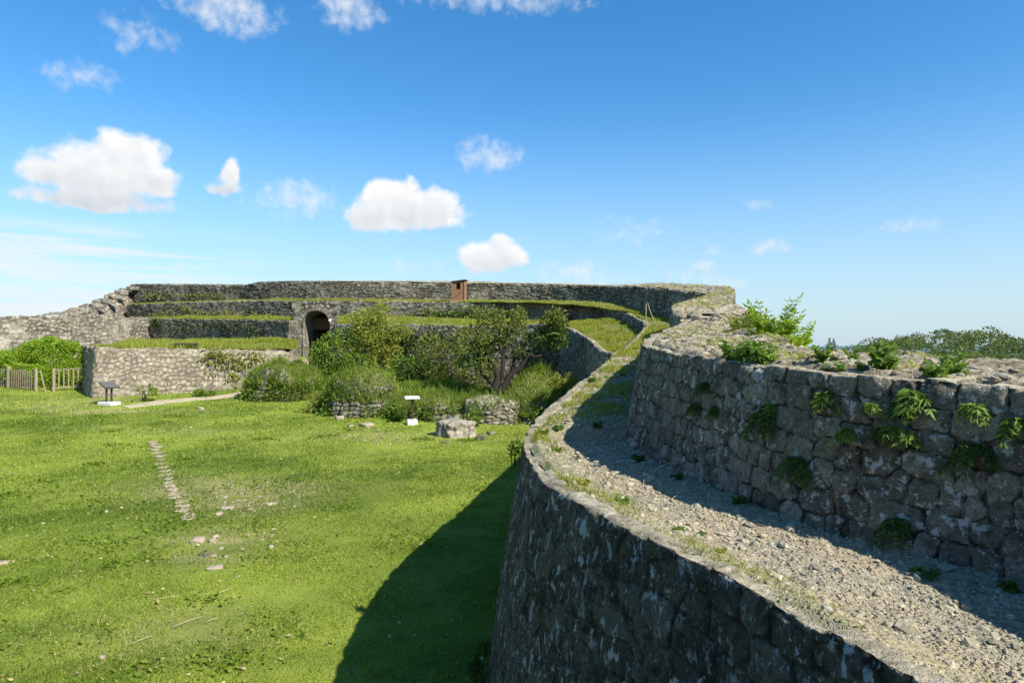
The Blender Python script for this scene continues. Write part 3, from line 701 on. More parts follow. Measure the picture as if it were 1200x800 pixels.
# ---- gateway with its round arch, set in the middle tier
def gateway():
    cx, cy, hw, spring, rise, top = -15.5, 54.05, 1.12, 1.55, 1.15, 3.5
    root = empty('stone_gateway', (0, 0, 0), 'arched stone gateway with a dark passage through the middle tier', 'gateway')
    d = Vector((1, -.10, 0)).normalized(); nrm = Vector((-d.y, d.x, 0)) * -1      # towards the lawn
    def arch(u): return spring + rise * math.sqrt(max(0, 1 - (u / hw) ** 2)) if abs(u) < hw else -2.2
    us = sorted(set([-2.0, -1.7, -1.45, -hw - .001, hw + .001, 1.5, 1.7, 2.0] + [hw * math.sin(q) for q in np.linspace(-math.pi / 2, math.pi / 2, 41)]))
    vs, js, ts, fs = [], [], [], []
    nz = 34
    for u in us:
        lo = arch(u)
        for k in range(nz):
            z = lo + (top - lo) * k / (nz - 1); p = Vector((cx, cy, 0)) + d * u
            vs.append((p.x, p.y, z))
    vs = np.array(vs); U = np.repeat(np.array(us), nz)
    sid, e, _, _ = stones(U + 20, vs[:, 2] + 10, .45, .33, 77)
    off = .06 * (sst(e, 0, .08) - 1) + .05 * (sid - .5) + .04 * fbm(U * 3, vs[:, 2] * 3, oct=3, seed=2)
    vs[:, 0] += nrm.x * off; vs[:, 1] += nrm.y * off
    new_obj('front_wall', vs, [grid_faces(len(us), nz)], M['far'], root, {'tint': sid, 'joint': np.clip(e / .06, 0, 1)}, True)
    # vaulted passage
    prof = [(-hw, -2.2), (-hw, spring)] + [(hw * math.sin(q), spring + rise * math.cos(q)) for q in np.linspace(-math.pi / 2, math.pi / 2, 21)][1:-1] + [(hw, spring), (hw, -2.2)]
    vs = []; nd = 14
    for (u, z) in prof:
        for k in range(nd):
            p = Vector((cx, cy, 0)) + d * u - nrm * (k * .3 - .02); vs.append((p.x, p.y, z))
    vs = np.array(vs); r = h3(np.floor(vs[:, 1] * 3), np.floor(vs[:, 2] * 3), np.floor(vs[:, 0] * 3), 4)
    new_obj('passage', vs, [grid_faces(len(prof), nd)], M['far'], root, {'tint': r, 'joint': np.ones(len(vs))}, True)
    b = MB(); p = Vector((cx, cy, 0)) - nrm * 2.2
    b.box((p.x, p.y, 1.75), (2.44, .25, 1.0)); b.build('lintel', M['doorwood'], root)
    b = MB(); p = Vector((cx, cy, 0)) - nrm * 3.6; b.box((p.x, p.y, 0), (2.6, .3, 5.0)); b.build('rear_wall', M['far'], root)
    # voussoirs standing slightly proud of the front wall
    b = MB()
    for i in range(13):
        q0 = -math.pi / 2 + math.pi * i / 13 + .02; q1 = -math.pi / 2 + math.pi * (i + 1) / 13 - .02
        pts = []
        for (q, r_) in ((q0, 1.02), (q1, 1.02), (q1, 1.28), (q0, 1.28)):
            pts.append((hw * r_ * math.sin(q), spring + rise * r_ * math.cos(q)))
        v8 = []
        for dep in (.05, -.2):
            for (u, z) in pts: w_ = Vector((cx, cy, 0)) + d * u + nrm * dep; v8.append((w_.x, w_.y, z))
        b.add(v8, [[3, 2, 1, 0], [4, 5, 6, 7], [0, 1, 5, 4], [1, 2, 6, 5], [2, 3, 7, 6], [3, 0, 4, 7]])
    o_ = b.build('arch_ring', M['far'], root)
    n_ = len(o_.data.vertices)
    for nm, val in (('tint', .45), ('joint', 1.)):
        o_.data.attributes.new(nm, 'FLOAT', 'POINT').data.foreach_set('value', np.full(n_, val, np.float32))
    # coping grass ledge of the hood
    return root
gateway()

# ---- pale retaining wall on the lawn, rubble stair and far-left wall
lip4 = chaikin(np.vstack([PL([(352, 419, 48.5), (343, 414, 47.6), (331, 410.5, 46.5), (290, 410, 45.2), (200, 408, 43.3), (130, 407.5, 42.2), (116, 407.5, 42.0), (113.5, 407.5, 42.0)]), [(-25.72, 42.05, -.19), (-25.78, 42.12, -.19), (-27.36, 43.95, -.15), (-27.4, 44.05, -.15), (-27.2, 45.6, -.1)]]), 2)
o, V_pale = wall('stone_wall', lip4, lambda x, y: np.maximum(lawn_z(x, y) - .25, -4), M['pale'], .07, (.28, .30), 21, jy=.44, pw=2.3, smin=.04, cap=.45, bulge=.04, rough=.04, jw=.02, topvar=.10, warpamt=.24, jfade=.4)
tag(o, 'pale sunlit rubble wall on the lawn behind the information board', 'wall', 'stacked stone castle walls', 'thing')
lip4b = chaikin(PL([(104, 405, 46.0), (101.5, 405, 45.9), (101, 405, 46.0), (92.5, 404.5, 48.0), (92, 404, 49)]), 1)
o, _ = wall('stone_pier', lip4b, lambda x, y: x * 0 - 3.4, M['pale'], .02, (.4, .3), 22, smin=.05, cap=.4, bulge=.05, rough=.03, jw=.04)
tag(o, 'narrow stone gate pier with a dark side behind the wooden gate', 'pier')
A = inset(lip4, .3, 40); B = inset(np.vstack([lip1l[6:], PL([(150, 373, 61.8)])]), -.2, 40)
GT4 = terrace(A, B, lambda x, y, v: -.28 + .62 * v + .06 * fbm(x, y, oct=3, seed=24), .005, 24)
lip5 = chaikin(PL([(181, 373, 63.2), (150, 371, 60.3), (110, 369, 57), (60, 370, 54), (0, 371, 51), (-60, 371, 48.5), (-130, 371, 46)]), 2)
o, _ = wall('stone_wall', lip5, lambda x, y: x * 0 - 3.4, M['palegrey'], .10, (.30, .31), 23, jy=.44, pw=2.3, smin=.05, cap=.5, bulge=.06, rough=.07, jw=.02, topvar=.14, warpamt=.3, jfade=.7)
tag(o, 'sunlit grey rubble wall at the far left above the bright green bushes', 'wall', 'stacked stone castle walls', 'thing')
stair = [(200, 338, 78), (157, 338, 72), (152, 338, 71), (150.5, 343, 70.2), (141, 343.5, 69), (139.5, 349, 68), (128, 349.5, 66.8), (126, 355, 65.5), (113, 355.5, 64), (110.5, 360, 62.8), (97, 360.5, 61), (95, 365, 60), (74, 365.5, 58.4), (70, 369, 57)]
o, _ = wall('stone_wall', np.vstack([PL(stair)]), lambda x, y: x * 0 + .8, M['palegrey'], .35, (.38, .38), 24, jy=.44, pw=2.3, smin=.06, cap=1.4, bulge=.05, rough=.03, jw=.03, topvar=.05, warpamt=.3, chip=.03, capmat='palegrey')
tag(o, 'stepped rubble end of the upper tiers sloping down to the far-left wall', 'wall', 'stacked stone castle walls', 'thing')

# ------------------------------------------------------------------ vegetation builders
def unit(v): return v / (np.linalg.norm(v, axis=-1, keepdims=True) + 1e-9)
def rdir(n, r): return unit(r.normal(size=(n, 3)))


def leaf_mesh(name, base, axis, size, tint, mat, parent=None, aspect=.5, fold=.25, r=rng):
    """one folded, pointed leaf per point"""
    n = len(base); a = unit(axis); q = unit(np.cross(a, rdir(n, r))); nn = np.cross(a, q)
    L = np.asarray(size).reshape(-1, 1) * np.ones((n, 1))
    v0 = base; v2 = base + a * L; mid = base + a * L * .45
    v1 = mid + q * L * aspect * .5 + nn * L * fold * .5; v3 = mid - q * L * aspect * .5 + nn * L * fold * .5
    vs = np.stack([v0, v1, v2, v3], 1).reshape(-1, 3); i = np.arange(n)[:, None] * 4
    f = np.concatenate([i + np.array([[0, 1, 2]]), i + np.array([[0, 2, 3]])], 0)
    return new_obj(name, vs, [f], mat, parent, {'tint': np.repeat(np.clip(tint, 0, 1), 4)})


def blade_mesh(name, base, h, w, tint, mat, parent=None, lean=.45, r=rng):
    n = len(base); ang = r.uniform(0, 2 * np.pi, n); d = np.stack([np.cos(ang), np.sin(ang), 0 * ang], 1)
    h = np.asarray(h).reshape(-1, 1) * np.ones((n, 1)); w = np.asarray(w).reshape(-1, 1) * np.ones((n, 1))
    ln = rdir(n, r); ln[:, 2] = 0; ln *= lean * h
    tip = base + ln + np.array([0, 0, 1.]) * h
    vs = np.stack([base - d * w / 2, base + d * w / 2, tip], 1).reshape(-1, 3); i = np.arange(n)[:, None] * 3 + np.array([[0, 1, 2]])
    return new_obj(name, vs, [i], mat, parent, {'tint': np.repeat(np.clip(tint, 0, 1), 3)})


def crown_pts(blobs, n, r, gap=.1, freq=1.6, shell=.45, seed=3):
    bl = np.array(blobs, float); wgt = (bl[:, 3] * bl[:, 4] + bl[:, 4] * bl[:, 5] + bl[:, 3] * bl[:, 5]); k = r.choice(len(bl), n, p=wgt / wgt.sum())
    d = rdir(n, r); rad = 1 - shell * r.random(n) ** 1.3
    b = bl[k]; p = b[:, :3] + d * b[:, 3:6] * rad[:, None]
    nz = fbm(p[:, 0] * freq, p[:, 1] * freq, p[:, 2] * freq, oct=3, seed=seed)
    keep = (nz > -gap * 2 * r.random(n)) 
    p = p + d * (b[:, 3:6].mean(1) * .22 * nz)[:, None]
    return p[keep], d[keep], nz[keep]


def bush(name, loc, blobs, n, leaf, mat, label, cat, trunks=(), group=None, seed=1, gap=.12, freq=1.6, aspect=.5, crown='crown', trunk_r=.06, bark='bark', shell=.45, droop=0.0):
    r = np.random.default_rng(seed); root = empty(name, loc, label, cat, group)
    p, d, nz = crown_pts(blobs, n, r, gap, freq, shell, seed)
    ax = unit(d * .7 + r.normal(size=p.shape) * .75 + np.array([0, 0, .25 - droop]))
    tint = .5 + .3 * nz + r.normal(0, .2, len(p))
    leaf_mesh(crown, p, ax, leaf * r.uniform(.6, 1.35, len(p)), tint, M[mat], root, aspect, .3, r)
    m = MB()
    if not trunks:
        for q in range(5):
            b = blobs[int(r.integers(len(blobs)))]; x0, y0 = r.normal(0, .1, 2)
            m.tube([(x0, y0, -.15), (b[0] * .5 + x0, b[1] * .5, b[2] * .55), (b[0], b[1], b[2] + .2 * b[5])], [trunk_r, trunk_r * .7, trunk_r * .3], 6)
    for t in trunks: m.tube([q[:3] for q in t], [q[3] for q in t], 8)
    m.build('trunk', M[bark], root, True)
    return root


def frond_plant(name, loc, out, n, length, leaflet, mat, label, cat, group=None, seed=1, rise=.6, droop=.9, pairs=7, spread=1.0, aspect=.38, stem_mat='leaf_mid', up=False, sr=.004):
    """a tuft of arching stems with paired leaflets; out = the direction it grows away from its support"""
    r = np.random.default_rng(seed); root = empty(name, loc, label, cat, group)
    o = Vector((out[0], out[1], 0)).normalized(); side = Vector((-o.y, o.x, 0)); m = MB()
    B, A, Z, T = [], [], [], []
    for i in range(n):
        th = r.uniform(-1, 1) * (math.pi if up else 1.25 * spread); d = (o * math.cos(th) + side * math.sin(th)); L = length * r.uniform(.6, 1.2)
        ri = rise * r.uniform(.6, 1.3); pts = []
        for k in range(7):
            t = k / 6; hor = L * (t * (.35 if up else .8)); ver = L * (ri * t - droop * r.uniform(.9, 1.1) * t * t)
            pts.append(Vector((0, 0, 0)) + d * hor + Vector((0, 0, ver)))
        m.tube(pts, [sr * (1 - .12 * k) for k in range(7)], 4)
        tb = r.uniform(.2, .8)
        for k in range(pairs):
            t = (k + 1) / pairs; f = t * 6; j = min(int(f), 5); p = pts[j].lerp(pts[j + 1], f - j); tg = (pts[j + 1] - pts[j]).normalized()
            sd = tg.cross(Vector((0, 0, 1))); sd = sd.normalized() if sd.length > .05 else side
            for s_ in ((-1, 1) if k < pairs - 1 else (-1, 0, 1)):
                a = (sd * s_ * .9 + tg * (.6 if s_ else 1.2) + Vector((0, 0, -.25 + .2 * r.normal()))).normalized()
                B.append(tuple(p)); A.append(tuple(a)); Z.append(leaflet * r.uniform(.7, 1.25) * (1 - .45 * abs(t - .45))); T.append(tb + r.normal(0, .15))
    m.build('stems', M[stem_mat], root)
    leaf_mesh('foliage', np.array(B), np.array(A), np.array(Z), np.array(T), M[mat], root, aspect, .25, r)
    return root


ICO = None
def rocks_mesh(name, pos, size, mat, parent=None, seed=3, flat=.6, tint=None):
    """many small angular stones in one mesh"""
    r = np.random.default_rng(seed); g = (1 + 5 ** .5) / 2
    v = unit(np.array([(-1, g, 0), (1, g, 0), (-1, -g, 0), (1, -g, 0), (0, -1, g), (0, 1, g), (0, -1, -g), (0, 1, -g), (g, 0, -1), (g, 0, 1), (-g, 0, -1), (-g, 0, 1)], float))
    f = np.array([(0, 11, 5), (0, 5, 1), (0, 1, 7), (0, 7, 10), (0, 10, 11), (1, 5, 9), (5, 11, 4), (11, 10, 2), (10, 7, 6), (7, 1, 8), (3, 9, 4), (3, 4, 2), (3, 2, 6), (3, 6, 8), (3, 8, 9), (4, 9, 5), (2, 4, 11), (6, 2, 10), (8, 6, 7), (9, 8, 1)])
    n = len(pos); sc = r.uniform(.55, 1.25, (n, 1, 3)); sc[..., 2] *= flat
    vv = v[None] * sc * r.uniform(.75, 1.2, (n, 12, 1))
    an = r.uniform(0, 6.28, n); c, s_ = np.cos(an)[:, None], np.sin(an)[:, None]
    x = vv[..., 0] * c - vv[..., 1] * s_; y = vv[..., 0] * s_ + vv[..., 1] * c
    vv = np.stack([x, y, vv[..., 2]], -1) * np.asarray(size).reshape(-1, 1, 1) * .5 + pos[:, None, :]
    ff = (np.arange(n)[:, None, None] * 12 + f[None]).reshape(-1, 3); t = r.random(n) if tint is None else tint
    return new_obj(name, vv.reshape(-1, 3), [ff], mat, parent, {'tint': np.repeat(t, 12), 'joint': np.ones(n * 12)})


def rock(name, loc, size, mat, seed, label, cat='stone', group=None, parent=None, rz=0., sink=.3, amp=.45, pw=.5):
    """one weathered boulder: a lumpy sphere flattened and cut by noise"""
    r = np.random.default_rng(seed); nu, nv = 28, 18
    u = np.linspace(0, 2 * np.pi, nu); v = np.linspace(.02, np.pi - .02, nv); Ug, Vg = np.meshgrid(u, v, indexing='ij')
    d = np.stack([np.cos(Ug) * np.sin(Vg), np.sin(Ug) * np.sin(Vg), np.cos(Vg)], -1)
    d = np.sign(d) * np.abs(d) ** pw
    o3 = r.uniform(0, 50, 3)
    nz = fbm(d[..., 0] * 1.3 + o3[0], d[..., 1] * 1.3 + o3[1], d[..., 2] * 1.3, oct=4, seed=seed, gain=.55)
    d = d * (1 + amp * nz)[..., None]; d[-1] = d[0]
    vs = d * np.array(size) / 2; c, s_ = math.cos(rz), math.sin(rz)
    vs = np.stack([vs[..., 0] * c - vs[..., 1] * s_, vs[..., 0] * s_ + vs[..., 1] * c, vs[..., 2] + size[2] * (.5 - sink)], -1)
    o = new_obj(name, vs.reshape(-1, 3), [grid_faces(nu, nv)[:, ::-1]], mat, parent, {'tint': np.clip(.5 + nz.ravel(), 0, 1), 'joint': np.ones(nu * nv)}, True)
    o.location = loc
    return tag(o, label, cat, group) if label else o


def hit(V, px, py, _c={}):
    """the point of a wall that the photograph shows at a pixel"""
    if id(V) not in _c:
        v = V[::2, ::2].reshape(-1, 3); v = v[v[:, 1] > .5]; a = 600 + v[:, 0] / v[:, 1] * F; b_ = HY - v[:, 2] / v[:, 1] * F
        k_ = (a > -60) & (a < 1260) & (b_ < 830); _c[id(V)] = (v[k_], a[k_], b_[k_], V)
    v, a, b_, _ = _c[id(V)]
    d = (a - px) ** 2 + (b_ - py) ** 2; c = np.argpartition(d, 5)[:5]
    return v[c[np.argmin(v[c, 1])]]


# ------------------------------------------------------------------ mounds of old masonry
def mound(name, X, Y, rx, ry, h, label, seed, cat='stone mound', side=.42, grass=1.3, mat='mound', rot=0., cell=(.25, .2), gname='mound_grass', gh=.36, thr=-.1):
    z0 = float(lawn_z(X, Y)); nu = int(2 * math.pi * max(rx, ry) / .06); th = np.linspace(0, 2 * np.pi, nu)
    nside, ntop = int(h / .05) + 6, 26
    root_v = []
    prof = [(1.0 + .10 * (1 - t), -.25 + t * (h * side + .25)) for t in np.linspace(0, 1, nside)] + [(math.cos(q), h * side + (h - h * side) * math.sin(q)) for q in np.linspace(0, math.pi / 2, ntop)][1:]
    pr = np.array(prof); R = pr[:, 0][None, :] * (1 + .30 * fbm(np.cos(th) * 1.6, np.sin(th) * 1.6, oct=4, seed=seed))[:, None]; Z = pr[:, 1][None, :] + 0 * th[:, None]
    U = (th * (rx + ry) / 2)[:, None] + 0 * Z; wu = U + .1 * fbm(U * 1.5, Z * 1.5, oct=3, seed=seed); wv = Z + .1 * fbm(U * 1.5 + 7, Z * 1.5, oct=3, seed=seed)
    sid, e, cu, cv = stones(wu, wv + 20, cell[0], cell[1], seed)
    x = np.cos(th)[:, None] * R * rx; y = np.sin(th)[:, None] * R * ry
    isd = np.clip(1.2 - sst(Z, h * side, h * (side + .15)), .15, 1)
    dsp = (.05 * (sst(e, 0, .05) - 1) + .06 * (sid - .5) + .11 * fbm(x * 3, y * 3, Z * 3, oct=3, seed=seed)) * isd
    lump = .38 * h * fbm(x * .9, y * .9, oct=3, seed=seed + 3)
    x = x * (1 + dsp / rx); y = y * (1 + dsp / ry); Zw = Z + lump * sst(Z, 0, h * .7)
    c, s_ = math.cos(rot), math.sin(rot); x, y = x * c - y * s_, x * s_ + y * c
    vs = np.stack([x, y, Zw], -1); vs[-1] = vs[0]
    o = new_obj(name, vs.reshape(-1, 3), [grid_faces(nu, len(pr))[:, ::-1] if False else grid_faces(nu, len(pr))], M[mat], None, {'tint': sid.ravel(), 'joint': np.clip(e / .035, 0, 1).ravel()}, True)
    o.location = (X, Y, z0); tag(o, label, cat)
    if grass:
        r = np.random.default_rng(seed + 5); n = int(2600 * grass * rx * ry)
        i = r.integers(0, nu, n); j = r.integers(nside - int(nside * .35), len(pr), n); b = vs[i, j] + r.normal(0, .05, (n, 3)) * np.array([1, 1, .2])
        tnt = .55 + .35 * fbm(b[:, 0] * 1.2, b[:, 1] * 1.2, oct=3, seed=seed) + r.normal(0, .15, n)
        g = blade_mesh('grass_cover', b, gh * r.uniform(.25, 1.0, n) * (1 + 1.2 * (r.random(n) < .06)) * (1 + .6 * fbm(b[:, 0] * 1.7, b[:, 1] * 1.7, oct=2, seed=seed + 2)), .045 * r.uniform(.6, 1.3, n), tnt, M[gname], o, .7, r); g['kind'] = 'stuff'
        n = int(2600 * rx * ry); i = r.integers(0, nu, n); j = r.integers(0, nside, n); b = vs[i, j]
        nz = fbm(b[:, 0] * 1.1, b[:, 1] * 1.1, b[:, 2] * 1.1, oct=3, seed=seed + 8); kp = nz > thr; b = b[kp]
        b = b + r.normal(0, .16, b.shape); ax = unit(np.stack([b[:, 0] / rx, b[:, 1] / ry, 0 * b[:, 0] + .3], 1) + r.normal(0, .6, b.shape))
        l = leaf_mesh('creeper', b, ax, .16 * r.uniform(.6, 1.3, len(b)), .5 + r.normal(0, .25, len(b)), M['leaf_mid'], o, .6, .3, r); l['kind'] = 'stuff'
    return o


def place(px, py, dY=0.):
    X, Y, z = on_lawn(px, py); return X + dY * (px - 600) / F, Y + dY


X_, Y_ = place(336, 470, 1.7); mound('stone_mound', X_, Y_, 2.2, 1.7, 2.05, 'rounded stone mound with grassy top left of the dark round bush', 81)
X_, Y_ = place(424, 489, 1.6); mound('stone_mound', X_, Y_, 2.05, 1.6, 2.0, 'domed stone mound with grassy top left of the white lectern sign', 82, thr=.05, side=.5)
X_, Y_ = place(520, 494, 1.5); mound('stone_mound', X_, Y_, 2.6, 1.3, 1.15, 'low overgrown stone bank just behind the white lectern sign', 83, grass=.8, thr=.05)
X_, Y_ = place(592, 497, 1.2); mound('stone_mound', X_, Y_, 2.1, 1.1, 1.15, 'low ruined rubble bank behind the round stone well', 84, grass=.3, side=.8, thr=.3, mat='palegrey')
X_, Y_ = (634 - 600) / F * 36.0, 36.0; mound('grassy_bank', X_, Y_, 2.3, 1.9, 2.0, 'grassy bank under the leaning tree beside the lower wall', 85, cat='grassy bank', side=.25, grass=1.3, gh=.35)
X_, Y_ = (525 - 600) / F * 39.0, 39.0; mound('grassy_bank', X_, Y_, 3.4, 1.8, 1.35, 'grassy bank between the bright green bush and the leaning tree', 86, cat='grassy bank', side=.3, grass=1.2, gh=.35)
X_, Y_ = place(533, 514, .75); mound('stone_well', X_, Y_, .80, .72, .66, 'round pale stone well head on the lawn', 87, cat='well', side=.93, grass=0, mat='palegrey', cell=(.9, .6))

# ------------------------------------------------------------------ trees and bushes
bl = lambda *a: list(a)
Y_ = 35.8; X_ = (585 - 600) / F * Y_; z_ = -(462 - 404) / F * Y_ - .2
sc = Y_ / F
bush('leaning_tree', (X_, Y_, z_), [((dx) * sc, dy, dz * sc, rx * sc, .9, rz * sc) for (dx, dy, dz, rx, rz) in
     [(-12, 0, 90, 24, 17), (12, .3, 82, 22, 16), (-28, -.3, 68, 20, 14), (0, .3, 66, 16, 10), (-38, .3, 44, 15, 12), (60, 0, 82, 20, 17), (46, .3, 66, 20, 12), (66, -.2, 92, 14, 12), (-14, -.4, 38, 14, 10), (22, 0, 96, 12, 10)]],
     5600, .20, 'leaf_olive', 'leaning tree with dark forked trunks rising behind the round stone well', 'tree', seed=31, gap=.02, freq=2.2, shell=.8, aspect=.55,
     trunks=[[(-.1, -.5, -.3, .34), (.0, -.5, .35, .26), (.35, -.5, .8, .17), (.62, -.45, 1.3, .15), (1.15, -.4, 1.65, .13), (1.45, -.4, 2.2, .11), (2.1, -.3, 2.6, .09), (2.5, -.1, 3.3, .04)],
             [(-.2, -.45, -.2, .3), (-.25, -.5, .6, .22), (-.05, -.45, 1.1, .16), (-.2, -.4, 1.7, .13), (-.6, -.2, 2.2, .1), (-.75, 0, 2.9, .07), (-1.2, 0, 3.5, .03)],
             [(-.1, -.45, .9, .15), (.2, -.4, 1.5, .12), (.2, -.3, 2.2, .09), (.55, -.1, 2.9, .06), (.45, 0, 3.9, .03)],
             [(.62, -.45, 1.3, .11), (.8, -.3, 1.9, .08), (.75, -.2, 2.5, .06), (1.2, -.1, 3.1, .03)], [(-.25, -.45, .7, .12), (-.8, -.4, 1.2, .09), (-1.1, -.3, 1.8, .06), (-1.8, 0, 2.1, .03)],
             [(1.45, -.4, 2.2, .08), (2.1, -.3, 2.2, .06), (2.9, 0, 2.7, .03)], [(-.6, -.2, 2.2, .07), (-1.3, 0, 2.6, .05), (-1.7, 0, 3.3, .02)], [(.2, -.3, 2.2, .06), (-.1, -.1, 2.9, .04), (0, 0, 3.6, .02)]])
r_ = np.random.default_rng(77); lt = [o for o in COL.objects if o.name == 'leaning_tree'][0]
crown2 = [(62, 82, 18, 15), (48, 70, 16, 10), (68, 68, 12, 10), (-20, 58, 16, 12), (-32, 42, 14, 10), (30, 54, 14, 8)]
r_ = np.random.default_rng(77); lt = [o for o in COL.objects if o.name == 'leaning_tree'][0]
p_, d_, nz_ = crown_pts([(a * sc, 0, c * sc, rx * sc, .8, rz * sc) for (a, c, rx, rz) in crown2], 3800, r_, .05, 2.0, .6, 12)
leaf_mesh('crown', p_, unit(d_ + r_.normal(0, .8, p_.shape)), .2 * r_.uniform(.6, 1.3, len(p_)), .5 + .3 * nz_ + r_.normal(0, .2, len(p_)), M['leaf_dark'], lt, .55, .3, r_)

def at(px, py, Y): X, Y, Z = P(px, py, Y); return (X, Y, Z)
def pxblobs(cx, cy, Y, lst, depth=1.0): return [((a - cx) / F * Y, dy, (cy - b) / F * Y, rx / F * Y, depth * rx / F * Y, rz / F * Y) for (a, b, dy, rx, rz) in lst]
bush('round_bush', at(398, 448, 44.8), pxblobs(398, 448, 44.8, [(396, 415, 0, 30, 24), (378, 424, 0, 18, 14), (420, 424, .2, 22, 20), (400, 436, -.3, 30, 12), (404, 396, .2, 18, 12), (372, 410, .3, 12, 10)]), 7500, .2, 'leaf_mid', 'dense dark green round bush between the two grassy mounds', 'bush', seed=32, gap=.15, freq=1.9)
bush('yellow_green_tree', at(440, 452, 45.3), pxblobs(440, 452, 45.3, [(440, 388, 0, 26, 17), (428, 372, 0, 22, 10), (452, 402, .2, 22, 18), (446, 363, 0, 12, 6), (468, 390, 0, 14, 12), (425, 398, -.2, 18, 14), (446, 424, -.2, 20, 14)]), 6200, .22, 'leaf_yellow', 'pale yellow-green leafy tree rising behind the dark round bush', 'tree', seed=33, gap=.06, freq=1.7, shell=.65)
bush('bright_bush', at(484, 466, 40.8), pxblobs(484, 466, 40.8, [(480, 434, 0, 22, 18), (466, 446, 0, 14, 16), (500, 440, 0, 20, 16), (512, 434, .2, 12, 10), (486, 452, -.3, 24, 10)]), 4300, .27, 'leaf_mid', 'bright broad-leaved bush right of the domed stone mound', 'bush', seed=34, gap=.1, aspect=.42, droop=.7)
for (cx, cy, Y, lst, n, leaf, mat, lab, sd_) in [
    (530, 452, 39.2, [(525, 425, 0, 30, 24), (553, 430, 0, 22, 22), (505, 408, .4, 20, 16), (545, 400, .5, 24, 14), (570, 440, 0, 16, 14)], 4200, .19, 'leaf_olive', 'dull green twiggy thicket in front of the lowest wall behind the bright bush', 35),
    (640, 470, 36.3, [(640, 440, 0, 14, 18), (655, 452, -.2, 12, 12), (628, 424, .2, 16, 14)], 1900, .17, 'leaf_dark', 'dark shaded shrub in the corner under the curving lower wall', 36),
    (662, 462, 33.5, [(660, 444, 0, 12, 9), (670, 450, 0, 8, 8), (652, 452, 0, 10, 9)], 1500, .13, 'leaf_yellow', 'small yellowish bush against the lower wall right of the tree', 37),
    (168, 468, 40.8, [(168, 458, 0, 10, 8), (164, 462, 0, 8, 5), (175, 461, 0, 7, 6)], 900, .22, 'leaf_mid', 'small round bush at the foot of the pale rubble wall', 38),
    (236, 465, 42.6, [(234, 460, 0, 6, 4), (246, 462, 0, 8, 3)], 350, .18, 'leaf_mid', 'low leafy weed at the foot of the pale wall under the creeper', 39),
    (368, 486, 37.6, [(366, 472, 0, 14, 14), (358, 480, 0, 12, 8), (376, 480, 0, 10, 8)], 1700, .17, 'leaf_yellow', 'light green bush filling the gap between the two stone mounds', 40),
    (470, 496, 35.3, [(474, 484, 0, 16, 10), (460, 490, 0, 14, 7)], 1300, .16, 'leaf_mid', 'leafy scrub along the front foot of the domed mound', 41),
    (562, 500, 33.6, [(556, 486, 0, 14, 10), (548, 492, 0, 10, 8)], 1200, .16, 'leaf_mid', 'bushy green scrub on the rubble bank just above the stone well', 42),
    (606, 535, 11.2, [(606, 516, 0, 5, 9), (602, 526, 0, 4, 6), (609, 506, 0, 4, 5)], 260, .085, 'leaf_mid', 'small leafy plant hanging on the lower wall rim beside the lawn', 43),
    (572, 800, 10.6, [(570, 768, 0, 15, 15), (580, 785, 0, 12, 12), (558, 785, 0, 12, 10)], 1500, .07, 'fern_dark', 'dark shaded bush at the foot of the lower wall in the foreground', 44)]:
    bush('low_bush', at(cx, cy, Y), pxblobs(cx, cy, Y, lst), n, leaf, mat, lab, 'bush', seed=sd_, gap=.08, freq=30 / Y, trunk_r=.03 if Y > 20 else .008)
Yb = 46.3
bush('bramble_bank', at(45, 456, Yb), pxblobs(45, 456, Yb, [(6, 434, .3, 14, 16), (22, 424, .2, 18, 18), (40, 414, .5, 16, 14), (56, 424, .2, 20, 20), (34, 438, -.2, 24, 16), (62, 440, -.3, 26, 14), (14, 418, .6, 12, 8), (30, 406, .8, 13, 7), (50, 403, .9, 12, 7), (70, 406, .8, 13, 8), (80, 418, .5, 13, 16), (84, 436, .0, 12, 16), (44, 398, 1.0, 6, 4), (-6, 420, .5, 12, 10)], .8), 19000, .19, 'leaf_bright', 'bank of bright green creeper and bushes behind the wooden fence', 'bush', seed=45, gap=.3, freq=1.6, shell=.5, crown='foliage')
# creeper hanging over the pale wall
def creeper(name, V, pts, n, leaf, mat, label, seed):
    r = np.random.default_rng(seed); root = empty(name, tuple(hit(V, *pts[0][:2])), label, 'creeper'); o0 = np.array(root.location)
    B = []; A = []
    for (px, py, rx, ry, w) in pts:
        for _ in range(int(n * w)):
            q = hit(V, px + r.normal(0, rx * .5), py + r.normal(0, ry * .5)); B.append(q - o0 + r.normal(0, .04, 3) + np.array([.05, -.1, 0])); A.append((r.normal(0, .5), -.8, -.3 + r.normal(0, .5)))
    leaf_mesh('leaves', np.array(B), np.array(A), leaf * r.uniform(.6, 1.3, len(B)), .5 + r.normal(0, .25, len(B)), M[mat], root, .65, .3, r)
    for (px, py, rx, ry, w) in pts:
        m = MB(); a = hit(V, px, py - ry * .6) - o0; b_ = hit(V, px + 3, py + ry * .6) - o0; m.tube([a + np.array([0, -.05, 0]), (a + b_) / 2 + np.array([.05, -.08, 0]), b_ + np.array([0, -.05, 0])], .015, 5)
        m.build('stem', M['bark'], root)
creeper('wall_creeper', V_pale, [(262, 422, 22, 12, 1), (282, 425, 16, 16, .8), (250, 416, 14, 8, .5), (300, 420, 14, 10, .5), (276, 445, 8, 10, .3)], 260, .17, 'leaf_yellow', 'yellow-green creeper hanging down the pale rubble wall', 51)
creeper('wall_creeper', V_lowt, [(450, 392, 26, 8, 1), (500, 395, 40, 10, 1.2), (470, 410, 40, 16, 1.2), (640, 430, 14, 20, .7), (560, 396, 30, 10, .6)], 330, .2, 'leaf_dark', 'dark creeper covering the lowest wall behind the bushes', 52)
